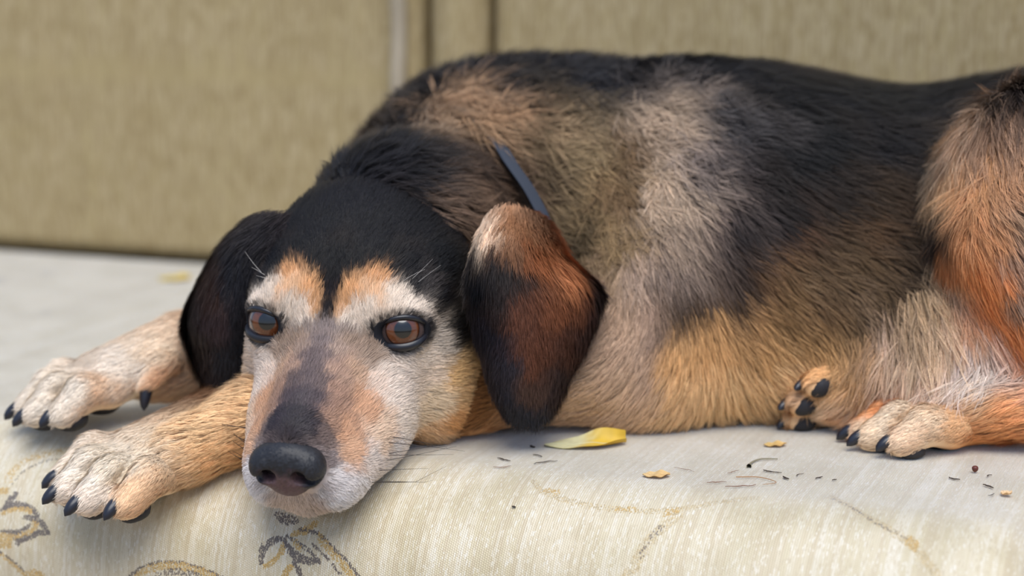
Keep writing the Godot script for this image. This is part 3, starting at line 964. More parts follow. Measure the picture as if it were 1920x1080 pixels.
# add a piece of skin: vertices already in the world, with colour, comb, hair length, thickness, straying
func add_skin(v: PackedVector3Array, i: PackedInt32Array, nn: PackedVector3Array) -> int:
	var first := sv.size()
	for k in v.size(): v[k] = off_seat(v[k])
	sv.append_array(v)
	sn.append_array(nn)
	for t in i: si.append(t + first)
	var m := sv.size()
	sc.resize(m)
	comb.resize(m)
	hair.resize(m)
	thick.resize(m)
	wild.resize(m)
	return first

# ---------------------------------------------------------------- the dog
func make_dog() -> void:
	dog = Node3D.new()
	dog.name = "dog"
	add_child(dog)
	dog.position = DOG_BASE
	tag(dog, "black and tan hound with greying muzzle lying on the cream sofa, chin over the edge", "dog")
	var trunk := trunk_field()
	skin_trunk(trunk)
	skin_head()
	for p in PAWS: skin_paw(p)
	skin_ear(EAR_NEAR, 1.0)
	skin_ear(EAR_FAR, -1.0)
	var m := StandardMaterial3D.new()
	m.vertex_color_use_as_albedo = true
	m.roughness = 0.75
	m.metallic_specular = 0.3
	var body := put("body", surface(sv, si, sn, sc), m, dog)
	body.position = -DOG_BASE
	make_eyes()
	make_nose()
	if FUR: make_coat()
	make_whiskers()
	make_collar()

const FUR := true

func trunk_field() -> Field:
	var b := Field.new()
	b.cone(Vector3(-0.0611, 0.5500, -0.2701), 0.1000, Vector3(0.0850, 0.5540, -0.3080), 0.1000, 0.050, Vector3(0.9600, -0.2453, -0.1352), 21.0)
	b.cone(Vector3(-0.0298, 0.5460, -0.2163), 0.0980, Vector3(0.1111, 0.5460, -0.2425), 0.0970, 0.050, Vector3(0.9099, -0.4030, -0.0982), 20.0)
	b.cone(Vector3(0.0850, 0.5540, -0.3080), 0.1000, Vector3(0.2897, 0.5500, -0.3570), 0.0960, 0.050, Vector3(0.9266, -0.1461, -0.3466), 22.0)
	b.cone(Vector3(0.1111, 0.5450, -0.2424), 0.0950, Vector3(0.2974, 0.5380, -0.3031), 0.0860, 0.050, Vector3(0.8966, -0.3253, -0.3004), 22.0)
	b.cone(Vector3(0.3021, 0.5580, -0.3417), 0.0980, Vector3(0.3603, 0.5500, -0.3637), 0.0850, 0.050, Vector3(0.9068, -0.2830, -0.3125), 24.0)
	b.cone(Vector3(-0.0675, 0.5600, -0.2256), 0.1000, Vector3(-0.0348, 0.5600, -0.2498), 0.1000, 0.040, Vector3(0.5915, -0.7725, -0.2312), 34.0)
	b.cone(Vector3(-0.0755, 0.5713, -0.0931), 0.0580, Vector3(-0.0749, 0.5568, -0.2001), 0.0760, 0.030, Vector3(0.4774, -0.3520, -0.8051), 24.0)
	b.cone(Vector3(0.0570, 0.6200, -0.2490), 0.0400, Vector3(0.0913, 0.5500, -0.1838), 0.0520, 0.040, Vector3(0.3223, -0.9342, 0.1532), 15.0)
	b.cone(Vector3(0.0913, 0.5500, -0.1838), 0.0520, Vector3(0.0735, 0.4860, -0.1240), 0.0320, 0.035, Vector3(0.0091, -0.9579, 0.2869), 13.0)
	b.cone(Vector3(-0.0272, 0.6150, -0.3399), 0.0400, Vector3(-0.0297, 0.5500, -0.3485), 0.0500, 0.050, Vector3(0.4047, -0.9144, 0.0104), 26.0)
	b.cone(Vector3(0.0737, 0.4840, -0.1236), 0.0300, Vector3(-0.0236, 0.4760, -0.0543), 0.0240, 0.020, Vector3(-0.8964, -0.1931, 0.3989), 13.0)
	b.cone(Vector3(-0.0236, 0.4760, -0.0543), 0.0240, Vector3(-0.1192, 0.4692, 0.0217), 0.0205, 0.020, Vector3(-0.9161, -0.0980, 0.3888), 11.0)
	b.cone(Vector3(-0.1192, 0.4692, 0.0217), 0.0205, Vector3(-0.1526, 0.4514, 0.0539), 0.0205, 0.020, Vector3(-0.7845, -0.2453, 0.5696), 11.0)
	b.cone(Vector3(-0.1135, 0.4950, -0.1947), 0.0360, Vector3(-0.1930, 0.4800, -0.0721), 0.0250, 0.020, Vector3(-0.8751, -0.0803, 0.4773), 13.0)
	b.cone(Vector3(-0.1930, 0.4800, -0.0721), 0.0250, Vector3(-0.2220, 0.4824, -0.0236), 0.0210, 0.020, Vector3(-0.8087, -0.1561, 0.5672), 12.0)
	b.oval(Vector3(0.3200, 0.5883, -0.2145), Vector3(0.0730, 0.0830, 0.0550), Basis(Vector3(0.9073, 0.1461, -0.3943), Vector3(-0.2019, 0.9739, -0.1037), Vector3(0.3689, 0.1736, 0.9131)), 0.030, Vector3(0.3624, -0.9224, 0.1334), 32.0)
	b.cone(Vector3(0.2949, 0.5716, -0.1683), 0.0360, Vector3(0.3581, 0.4881, -0.1572), 0.0190, 0.020, Vector3(0.5466, -0.8351, -0.0620), 18.0)
	b.cone(Vector3(0.3584, 0.4797, -0.1579), 0.0195, Vector3(0.2745, 0.4707, -0.1409), 0.0165, 0.015, Vector3(-0.9073, -0.1461, 0.3943), 11.0)
	b.cone(Vector3(0.2715, 0.4800, -0.2159), 0.0220, Vector3(0.2044, 0.4760, -0.1607), 0.0160, 0.015, Vector3(-0.9161, -0.0980, 0.3888), 12.0)
	b.cone(Vector3(0.0745, 0.4950, -0.1589), 0.0450, Vector3(0.2643, 0.4950, -0.2356), 0.0450, 0.060, Vector3(0.6528, -0.7477, -0.1215), 25.0)
	b.oval(Vector3(0.2646, 0.4951, -0.1744), Vector3(0.0450, 0.0400, 0.0300), Basis(Vector3(0.9272, 0.0000, -0.3746), Vector3(-0.0650, 0.9848, -0.1610), Vector3(0.3689, 0.1736, 0.9131)), 0.030, Vector3(0.2372, -0.9521, 0.1930), 42.0)
	return b

func coat_color(p: Vector3, seeds: Array, warp: float, sharp: float) -> Color:
	if seeds.is_empty(): return Color(0.5, 0.45, 0.4)
	var q := p + Vector3(noise.get_noise_3d(p.x / warp, p.y / warp, p.z / warp), noise.get_noise_3d(p.x / warp + 31.0, p.y / warp, p.z / warp), noise.get_noise_3d(p.x / warp, p.y / warp + 17.0, p.z / warp)) * warp * 0.55
	var sr := 0.0
	var sg := 0.0
	var sb := 0.0
	var sw := 0.0
	for s in seeds:
		var d2 := q.distance_squared_to(s[0]) + sharp
		var w := 1.0 / (d2 * d2 * d2)
		var c: Color = s[1]
		sr += c.r * w
		sg += c.g * w
		sb += c.b * w
		sw += w
	return Color(sr / sw, sg / sw, sb / sw)

func skin_trunk(f: Field) -> void:
	var made := net(f, Vector3(-0.42, SEAT - 0.06, -0.48), Vector3(0.52, SEAT + 0.26, 0.09), 0.008)
	var v: PackedVector3Array = made[0]
	var nn := normals_of(v, made[1])
	var first := add_skin(v, made[1], nn)
	var every := f.all()
	var skull := head_field()
	var bones := skull.all()
	var to_head := Transform3D(HEAD_BASIS, HEAD_ORIGIN).affine_inverse()
	for k in v.size():
		var p := v[k]
		var near := 1e3
		var ds := PackedFloat32Array()
		for i in every:
			var d := f.one(i, p)
			ds.append(d)
			near = minf(near, d)
		var w := Vector3.ZERO
		var ln := 0.0
		var tot := 0.0
		for i in every:
			var e := exp(-(ds[i] - near) / 0.012)
			w += f.way[i] * e
			ln += f.length[i] * e
			tot += e
		var j := first + k
		comb[j] = w.normalized()
		hair[j] = ln / tot
		var longish := smooth(0.013, 0.03, ln / tot)
		thick[j] = lerpf(0.24, 0.16, longish)
		wild[j] = lerpf(0.14, 0.25, longish)
		sc[j] = coat_color(p, COAT, 0.05, 0.0002)
		var hl := to_head * p * 1000.0
		if hl.z > -180.0 and hl.z < 110.0 and absf(hl.x) < 90.0 and hl.y < 50.0 and hl.y > -140.0:
			if skull.at(hl, bones) < -5.0: hair[j] = 0.0     # inside the head
		if p.y < SEAT + 0.006 and p.z < 0.0 and nn[k].y < -0.5: hair[j] = 0.0
		# the ruff is the wildest
		var ruff := 1.0 - smooth(0.10, 0.17, p.distance_to(RUFF))
		wild[j] += ruff * 0.35

const RUFF := Vector3(-0.0026, 0.6084, -0.1953)

func head_field() -> Field:
	var h := Field.new()
	var none := Basis()
	var o := Vector3.ZERO
	h.oval(Vector3(0, -14, -68), Vector3(66, 50, 70), none, 10)
	h.cone(Vector3(0, -12, -90), 46, Vector3(0, -24, -130), 50, 20)
	for s in [-1.0, 1.0]:
		h.oval(Vector3(20 * s, -6, -36), Vector3(27, 29, 38), none, 14)
		h.cone(Vector3(30 * s, 1, -18), 13, Vector3(46 * s, -6, -34), 13, 12)
		h.cone(Vector3(36 * s, -26, -6), 13, Vector3(58 * s, -34, -70), 20, 16)
		h.oval(Vector3(47 * s, -64, -46), Vector3(29, 42, 46), none, 18)
		h.oval(Vector3(40.5 * s, -7, -13), Vector3(16.5, 15.5, 16), none, 7)
	h.cone(Vector3(0, -40, -8), 39, Vector3(0, -42, 66), 29, 18)
	h.cone(Vector3(0, -16, -8), 17, Vector3(0, -21, 82), 16, 14)
	for s in [-1.0, 1.0]:
		h.oval(Vector3(18 * s, -49, 58), Vector3(20, 24, 37), none, 9)
		h.oval(Vector3(28.5 * s, -54, 14), Vector3(20, 27, 42), none, 14)
	h.cone(Vector3(0, -84, -30), 27, Vector3(0, -65, 71), 14, 9)
	h.cone(Vector3(0, -88, -40), 36, Vector3(0, -85, -110), 48, 18)
	h.oval(Vector3(0, -29, 90), Vector3(19, 15, 12), none, 6)
	# hollow: the lip line under the nose
	h.cone(Vector3(0, -48, 102), 2, Vector3(0, -66, 99), 2.5, 4, o, 0, 1)
	for s in [-1.0, 1.0]:
		var e := eye_axes(s)
		h.oval(EYE * Vector3(s, 1, 1) + e.z * 13.0 - e.y * 0.2, Vector3(15.0, 9.6, 13), e, 2.5, o, 0, 1)
	return h

const EYE := Vector3(40.0, -7.5, -12)
const EYE_R := 14.0

# axes of an eye opening in the head: x along the slit towards the outer corner, z outwards
func eye_axes(s: float) -> Basis:
	var z := Vector3(0.44 * s, 0.36, 0.82).normalized()
	var x := Vector3(0.86 * s, -0.24, -0.5)
	x = (x - z * x.dot(z)).normalized()
	var y := z.cross(x)
	if y.y < 0.0: y = -y
	return Basis(x, y, z)

func skin_head() -> void:
	var f := head_field()
	var made := net(f, Vector3(-88, -138, -188), Vector3(88, 52, 116), 3.0)
	var v: PackedVector3Array = made[0]
	var nn := normals_of(v, made[1])
	var w := PackedVector3Array()
	var wn := PackedVector3Array()
	for p in v: w.append(HEAD_ORIGIN + HEAD_BASIS * p * 0.001)
	for p in nn: wn.append(HEAD_BASIS * p)
	var first := add_skin(w, made[1], wn)
	for k in v.size():
		var p := v[k]
		var j := first + k
		var ax := absf(p.x)
		var s := 1.0 if p.x >= 0.0 else -1.0
		# hair lies back from the nose, outwards over the cheeks and down the jaw
		var side := smooth(10.0, 45.0, ax)
		var low := smooth(-15.0, -60.0, p.y)
		var c := Vector3(0.25 * side * s, -0.15 - 0.55 * low * side, -1.0)
		if p.z > 70.0: c += Vector3(0.7 * s * smooth(0.0, 14.0, ax), -0.9 * smooth(-30.0, -50.0, p.y), 0.5)
		# round the eyes it parts
		var eye := Vector3(EYE.x * s, EYE.y, EYE.z)
		var away := p - eye
		var ring := 1.0 - smooth(14.0, 34.0, away.length())
		c += away.normalized() * ring * 1.0
		comb[j] = (HEAD_BASIS * c).normalized()
		var ln := lerpf(0.0045, 0.0075, smooth(85.0, 20.0, p.z))
		ln = lerpf(ln, 0.011, smooth(10.0, -50.0, p.z))
		ln = lerpf(ln, 0.017, smooth(-70.0, -120.0, p.z))
		ln = lerpf(ln, 0.013, smooth(-60.0, -90.0, p.y) * smooth(60.0, 20.0, p.z))
		ln = lerpf(ln, 0.007, smooth(-45.0, -62.0, p.y) * smooth(30.0, 60.0, p.z))
		ln *= lerpf(1.0, 0.5, ring)
		hair[j] = ln
		thick[j] = lerpf(0.66, 0.36, smooth(0.005, 0.015, ln))
		wild[j] = lerpf(0.10, 0.16, smooth(0.005, 0.015, ln))
		# bare: nose leather, lids
		var e := eye_axes(s)
		var l := e.transposed() * away
		var lid := Vector2((l.x + 0.8) / 17.8, (l.y + 0.2) / 10.4).length()
		if l.z > 0.0 and lid < 0.95: hair[j] = 0.0
		if Vector3(p.x / 22.0, (p.y + 30.0) / 17.0, (p.z - 97.0) / 17.0).length() < 1.0: hair[j] = 0.0
		var q := Vector3(ax, p.y, p.z)
		sc[j] = coat_color(q + Vector3(noise.get_noise_3d(p.x * 0.05, p.y * 0.05, p.z * 0.05) * 3.0, 0, 0), FACE, 9.0, 6.0)
		var nape := smooth(-88.0, -112.0, p.z + p.y * 0.3)
		if nape > 0.0:
			sc[j] = sc[j].lerp(coat_color(w[k], COAT, 0.05, 0.0002), nape)
			ln = lerpf(ln, 0.024, nape)
			hair[j] = ln
			thick[j] = lerpf(thick[j], 0.12, nape)
			wild[j] = lerpf(wild[j], 0.34, nape)
		if Vector3(p.x / 21.0, (p.y + 29.0) / 15.5, (p.z - 97.0) / 16.0).length() < 1.0: sc[j] = Color(0.02, 0.018, 0.022)     # under the nose leather
		if l.z > -6.0: sc[j] = sc[j].lerp(Color(0.012, 0.012, 0.017), 1.0 - smooth(1.02, 1.25, lid))

func paw_field(kind: int) -> Field:
	var f := Field.new()
	var z0 := Vector3.ZERO
	if kind == 3:
		f.cone(Vector3(0, 24, -60), 15, Vector3(0, 18, -14), 21, 8)
	else:
		f.cone(Vector3(0, 28, -70), 19.5, Vector3(-8, 20, -16), 17, 8)
		f.cone(Vector3(0, 28, -70), 19.5, Vector3(8, 20, -16), 17, 8)
	var xs := [-25.0, -9.0, 9.0, 25.0]
	var zs := [20.0, 32.0, 32.0, 20.0]
	for t in 4:
		var x: float = xs[t]
		var z: float = zs[t]
		f.cone(Vector3(x * 0.72, 17, -14), 12.5, Vector3(x * 0.98, 20.5, z - 17), 12.0, 5)
		f.cone(Vector3(x * 0.98, 20.5, z - 17), 12.0, Vector3(x * 1.1, 11, z - 1), 9.8, 3)
	for x in [-17.0, 0.0, 17.0]:                     # clefts between the toes
		f.cone(Vector3(x * 0.9, 36, -2), 2.0, Vector3(x * 1.08, 22, 24 if x == 0.0 else 17), 3.2, 5, z0, 0, 1)
	if kind == 1:
		f.cone(Vector3(22, 26, -52), 9, Vector3(25, 17, -40), 6, 5)     # dewclaw's toe
	return f

func skin_paw(spec: Array) -> void:
	var f := paw_field(spec[3])
	var made := net(f, Vector3(-46, -4, -96), Vector3(46, 58, 44), 2.6)
	var v: PackedVector3Array = made[0]
	var nn := normals_of(v, made[1])
	var ax: Basis = spec[0]
	var size: float = spec[2]
	var at: Vector3 = spec[1]
	var mirror := Vector3(-1 if spec[3] == 0 else 1, 1, 1)
	var w := PackedVector3Array()
	var wn := PackedVector3Array()
	for p in v: w.append(at + ax * (p * mirror) * 0.001 * size)
	for p in nn: wn.append((ax * (p * mirror)).normalized())
	var idx: PackedInt32Array = made[1]
	if mirror.x < 0:
		for t in range(0, idx.size(), 3):
			var q := idx[t]
			idx[t] = idx[t + 1]
			idx[t + 1] = q
	var first := add_skin(w, idx, wn)
	for k in v.size():
		var p := v[k]
		var j := first + k
		comb[j] = ax * Vector3(0.012 * p.x * mirror.x, -0.25, 1).normalized()
		hair[j] = lerpf(0.0060, 0.010, smooth(0.0, -50.0, p.z))
		thick[j] = 0.60
		wild[j] = 0.09
		if nn[k].y < -0.55: hair[j] = 0.0
		if p.z < -84.0: hair[j] = 0.0
		sc[j] = coat_color(w[k], COAT, 0.02, 0.00005)
	# claws and pads
	var horn := plain(Color(0.135, 0.14, 0.175), 0.32, 0.5)
	var pad := plain(Color(0.17, 0.165, 0.18), 0.6, 0.4)
	var tr := Transform3D(Basis(ax.x * mirror.x, ax.y, ax.z).scaled(Vector3.ONE * size * 0.001), at)
	tr.basis = Basis(ax.x * mirror.x, ax.y, ax.z) * (size * 0.001)
	var xs := [-25.0, -9.0, 9.0, 25.0]
	var zs := [20.0, 32.0, 32.0, 20.0]
	for t in 5:
		var x: float
		var start: Vector3
		var go: Vector3
		var ln := 15.0
		if t < 4:
			x = xs[t]
			start = Vector3(x * 1.1, 13.5, zs[t] + 1.5)
			go = Vector3(x * 0.008, 0.10, 1).normalized()
		else:
			if spec[3] != 1: continue
			start = Vector3(25.5, 19, -38)
			go = Vector3(0.35, -0.75, 0.6).normalized()
			ln = 14.0
		var pts := PackedVector3Array()
		var rad := PackedFloat32Array()
		for q in 10:
			var s := q / 9.0
			pts.append(tr * (start + go * ln * s + Vector3(0, -8.0, 0) * s * s))
			rad.append((4.1 * sqrt(1.0 - pow(s, 2.6)) + 0.25) * 0.001 * size)
		for q in pts.size(): pts[q] = off_seat(pts[q], 0.001 + rad[q])
		var c := put("claw", tube(pts, rad, 10), horn, dog)
		c.position = -DOG_BASE
	var pads := [[Vector3(0, 7, -12), Vector3(19, 9, 14)]]
	for t in 4: pads.append([Vector3(xs[t] * 1.1, 6, zs[t] - 5), Vector3(8.2, 7, 10.5)])
	for q in pads:
		var o := put("paw_pad", pad_mesh(q[1], tr * Transform3D(Basis(), q[0])), pad, dog)
		o.position = -DOG_BASE

func pad_mesh(r: Vector3, tr: Transform3D) -> ArrayMesh:
	var v := PackedVector3Array()
	for j in 11:
		var a := PI * j / 10.0
		for i in 17:
			var b := TAU * i / 16.0
			var squash := 1.0 + 0.10 * cos(3.0 * b)
			v.append(off_seat(tr * Vector3(r.x * sin(a) * cos(b) * squash, r.y * cos(a), r.z * sin(a) * sin(b)), 0.001))
	return grid(11, 17, v)

func spline(p: Array, t: float) -> Vector3:
	var n := p.size() - 1
	var x := clampf(t, 0.0, 1.0) * n
	var k := mini(int(x), n - 1)
	var a: Vector3 = p[k]
	var b: Vector3 = p[k + 1]
	var pre: Vector3 = p[k - 1] if k > 0 else a * 2.0 - b
	var post: Vector3 = p[k + 2] if k + 2 <= n else b * 2.0 - a
	return a.cubic_interpolate(b, pre, post, x - k)

func skin_ear(rows: Array, s: float) -> void:
	var nr := 44
	var nc := 26
	var mid := PackedVector3Array()
	for r in nr + 1:
		for c in nc + 1:
			var line := []
			for row in rows: line.append(spline(row, float(c) / nc))
			mid.append(spline(line, float(r) / nr))
	var nn := PackedVector3Array()
	for r in nr + 1:
		for c in nc + 1:
			var du := mid[r * (nc + 1) + mini(c + 1, nc)] - mid[r * (nc + 1) + maxi(c - 1, 0)]
			var dv := mid[mini(r + 1, nr) * (nc + 1) + c] - mid[maxi(r - 1, 0) * (nc + 1) + c]
			nn.append(dv.cross(du).normalized() * s)
	for face in [1.0, -1.0]:
		var v := PackedVector3Array()
		var fn := PackedVector3Array()
		for r in nr + 1:
			for c in nc + 1:
				var k := r * (nc + 1) + c
				var u := float(c) / nc
				var t := float(r) / nr
				var half := 0.0045 * sqrt(maxf(0.0, sin(PI * u))) * sqrt(clampf((1.0 - t) * 6.0, 0.0, 1.0))
				v.append(mid[k] + nn[k] * half * face)
				fn.append((nn[k] * face + (mid[k] - mid[r * (nc + 1) + nc / 2]).normalized() * 0.6 * absf(2.0 * u - 1.0)).normalized())
		var idx := PackedInt32Array()
		for r in nr:
			for c in nc:
				var a := r * (nc + 1) + c
				var quad := [a, a + 1, a + nc + 1, a + 1, a + nc + 2, a + nc + 1] if face * s < 0 else [a, a + nc + 1, a + 1, a + 1, a + nc + 1, a + nc + 2]
				idx.append_array(PackedInt32Array(quad))
		var first := add_skin(v, idx, fn)
		for r in nr + 1:
			for c in nc + 1:
				var k := r * (nc + 1) + c
				var j := first + k
				var along := mid[mini(r + 1, nr) * (nc + 1) + c] - mid[maxi(r - 1, 0) * (nc + 1) + c]
				comb[j] = (along.normalized() + (mid[k] - mid[r * (nc + 1) + nc / 2]) * 6.0).normalized()
				hair[j] = lerpf(0.016, 0.0085, smooth(0.1, 0.6, float(r) / nr))
				thick[j] = 0.40
				wild[j] = 0.14
				sc[j] = coat_color(v[k], EAR_COAT, 0.02, 0.00005)

# eyes: a dark globe with iris and pupil under a clear film, and lids round the slit
func make_eyes() -> void:
	for s in [-1.0, 1.0]:
		var e := eye_axes(s)
		var centre := EYE * Vector3(s, 1, 1)
		# both look a little past the camera
		var look := (HEAD_BASIS.transposed() * (Vector3(0.4715, 0.7600, 1.0737) + Vector3(0.0, 0.04, 0.0) - HEAD_ORIGIN)).normalized()
		look = look.lerp(e.z, 0.25).normalized()
		var lx := Vector3.UP.cross(look).normalized()
		var la := Basis(lx, look.cross(lx), look)
		var film := func(c: Color, rough: float) -> StandardMaterial3D:
			var m := plain(c, rough, 0.5)
			m.vertex_color_use_as_albedo = true
			m.clearcoat_enabled = true
			m.clearcoat = 1.0
			m.clearcoat_roughness = 0.02
			return m
		var globe := Node3D.new()
		globe.name = "eye"
		dog.add_child(globe, true)
		globe.position = -DOG_BASE
		var pieces := [["eyeball", 0.74, PI, EYE_R], ["iris", 0.33, 0.78, EYE_R + 0.15], ["pupil", 0.0, 0.35, EYE_R + 0.3]]
		for pc in pieces:
			var v := PackedVector3Array()
			var col := PackedColorArray()
			var nn := PackedVector3Array()
			var idx := PackedInt32Array()
			var rings := 14
			for r in rings + 1:
				var a: float = lerpf(pc[1], pc[2], float(r) / rings)
				for q in 49:
					var b := TAU * q / 48.0
					var d := la * Vector3(sin(a) * cos(b), sin(a) * sin(b), cos(a))
					var bulge := 0.5 * exp(-a * a * 4.0)
					v.append(HEAD_ORIGIN + HEAD_BASIS * (centre + d * (pc[3] + bulge)) * 0.001)
					nn.append(HEAD_BASIS * d)
					var t := float(r) / rings
					if pc[0] == "eyeball": col.append(Color(0.11, 0.075, 0.07).lerp(Color(0.05, 0.03, 0.03), 1.0 - smooth(0.0, 0.06, t)))
					elif pc[0] == "pupil": col.append(Color(0.004, 0.004, 0.006))
					else:
						var streak := 0.5 + 0.5 * noise.get_noise_2d(b * 9.0, t * 1.2)
						var c := Color(0.085, 0.021, 0.006).lerp(Color(0.155, 0.045, 0.012), streak)
						c = c.lerp(Color(0.06, 0.018, 0.008), 1.0 - smooth(0.0, 0.25, t))
						col.append(c.lerp(Color(0.02, 0.008, 0.006), smooth(0.78, 1.0, t)))
			for r in rings:
				for q in 48:
					var a := r * 49 + q
					idx.append_array(PackedInt32Array([a, a + 49, a + 1, a + 1, a + 49, a + 50]))
			put(pc[0], surface(v, idx, nn, col), film.call(Color.WHITE, 0.25), globe)
		# lids: dark moist rims round an almond slit
		for upper in [true, false]:
			var pts := PackedVector3Array()
			var rad := PackedFloat32Array()
			for q in 29:
				var t := q / 28.0
				var a := PI * t if upper else PI * (2.0 - t)
				var x := (16.0 if cos(a) > 0.0 else 18.5) * cos(a)
				var y := (-3.0 + 2.6 * cos(a) * (1.0 - absf(sin(a))) + 12.4 * pow(absf(sin(a)), 1.15)) if upper else (-3.0 + 2.6 * cos(a) - 5.2 * pow(absf(sin(a)), 1.15))
				var z := sqrt(maxf(16.0, 15.0 * 15.0 - x * x - y * y))
				pts.append(HEAD_ORIGIN + HEAD_BASIS * (centre + e * Vector3(x, y, z)) * 0.001)
				rad.append((0.9 + (1.7 if not upper else 0.8) * absf(sin(a))) * 0.001)
			var lid := put("eyelid", tube(pts, rad, 10), plain(Color(0.12, 0.12, 0.145), 0.34, 0.5), globe)

# nose leather with two comma-shaped nostrils
func make_nose() -> void:
	var f := Field.new()
	var none := Basis()
	var o := Vector3.ZERO
	f.oval(Vector3(0, -24, 96), Vector3(20, 13, 12), none, 5)
	f.oval(Vector3(0, -33, 97.5), Vector3(13.5, 12, 10), none, 6)
	for s in [-1.0, 1.0]:
		f.oval(Vector3(12.5 * s, -26, 98), Vector3(9.5, 10.5, 10.5), none, 4)
	f.cone(Vector3(0, -17, 111), 0.9, Vector3(0, -44, 109.5), 0.9, 2.5, o, 0, 1)
	for s in [-1.0, 1.0]:
		f.cone(Vector3(8.2 * s, -26.5, 110), 4.7, Vector3(11 * s, -26, 98), 4.2, 1.6, o, 0, 1)
		f.cone(Vector3(10.5 * s, -28, 108), 3.1, Vector3(22 * s, -31.5, 100), 2.0, 1.6, o, 0, 1)
	var made := net(f, Vector3(-26, -50, 76), Vector3(26, -8, 118), 1.1)
	var v: PackedVector3Array = made[0]
	var nn := normals_of(v, made[1])
	var w := PackedVector3Array()
	var wn := PackedVector3Array()
	var col := PackedColorArray()
	for k in v.size():
		var p := v[k]
		# pebbled leather
		var peb := noise.get_noise_3d(p.x * 0.9, p.y * 0.9, p.z * 0.9)
		w.append(HEAD_ORIGIN + HEAD_BASIS * (p + nn[k] * peb * 0.22) * 0.001)
		wn.append(HEAD_BASIS * (nn[k] + Vector3(noise.get_noise_3d(p.x * 1.3, p.y * 1.3, p.z * 1.3), noise.get_noise_3d(p.x * 1.3 + 9.0, p.y * 1.3, p.z * 1.3), 0.0) * 0.5).normalized())
		# mauve where the pigment has worn off low between the nostrils
		var pink := smooth(-20.0, -29.0, p.y + 5.0 * noise.get_noise_3d(p.x * 0.12, p.y * 0.12, 3.0)) * (1.0 - smooth(8.0, 15.0, absf(p.x + 1.0)))
		var c := Color(0.017, 0.016, 0.021).lerp(Color(0.15, 0.085, 0.09), pink * (0.75 + 0.4 * peb))
		col.append(c)
	var m := StandardMaterial3D.new()
	m.vertex_color_use_as_albedo = true
	m.roughness = 0.5
	m.metallic_specular = 0.45
	var nose := put("nose", surface(w, made[1], wn, col), m, dog)
	nose.position = -DOG_BASE
	nose.set_meta("label", "dark moist nose with mauve patch between the nostrils")

# ---------------------------------------------------------------- coat
func tuft_mesh(strands: int, seed_: int, wave: float) -> ArrayMesh:
	var r := RandomNumberGenerator.new()
	r.seed = seed_
	var v := PackedVector3Array()
	var nn := PackedVector3Array()
	var col := PackedColorArray()
	var idx := PackedInt32Array()
	# x is in millimetres and is drawn some forty times finer than y and z, so roundness across a hair is a small x in the normal
	for s in strands:
		var x0 := r.randf_range(-3.6, 3.6)
		var y0 := r.randf_range(-0.32, 0.22)
		var lean := r.randf_range(-1.3, 1.3)
		var ln := r.randf_range(0.75, 1.05)
		var lift := r.randf_range(0.6, 1.25)
		var ph := r.randf() * TAU
		var wd := r.randf_range(0.8, 1.25)
		var tone := r.randf_range(0.6, 1.0)
		var rows := 4
		var first := v.size()
		for q in rows + 1:
			var t := float(q) / rows
			var y := y0 + ln * t
			var z := lift * (0.42 * t - 0.22 * t * t) - 0.02
			var x := x0 * (1.0 - 0.25 * t) + lean * t * t + wave * sin(ph + t * 5.0) * t
			var slope := lift * (0.42 - 0.44 * t)
			var half := 0.5 * wd * (1.0 if t < 0.5 else (1.0 - t) * 2.0)
			var nb := Vector3(0, -slope, 1).normalized()
			if q < rows:
				v.append(Vector3(x - half, y, z))
				v.append(Vector3(x + half, y, z))
				nn.append((nb + Vector3(-0.022, 0, 0)).normalized())
				nn.append((nb + Vector3(0.022, 0, 0)).normalized())
			else:
				v.append(Vector3(x, y, z))
				nn.append(nb)
		for q in rows - 1:
			var a := first + q * 2
			idx.append_array(PackedInt32Array([a, a + 2, a + 1, a + 1, a + 2, a + 3]))
		var b := first + (rows - 1) * 2
		idx.append_array(PackedInt32Array([b, b + 2, b + 1]))
		for q in v.size() - first: col.append(Color(tone, tone, tone))
	return surface(v, idx, nn, col)

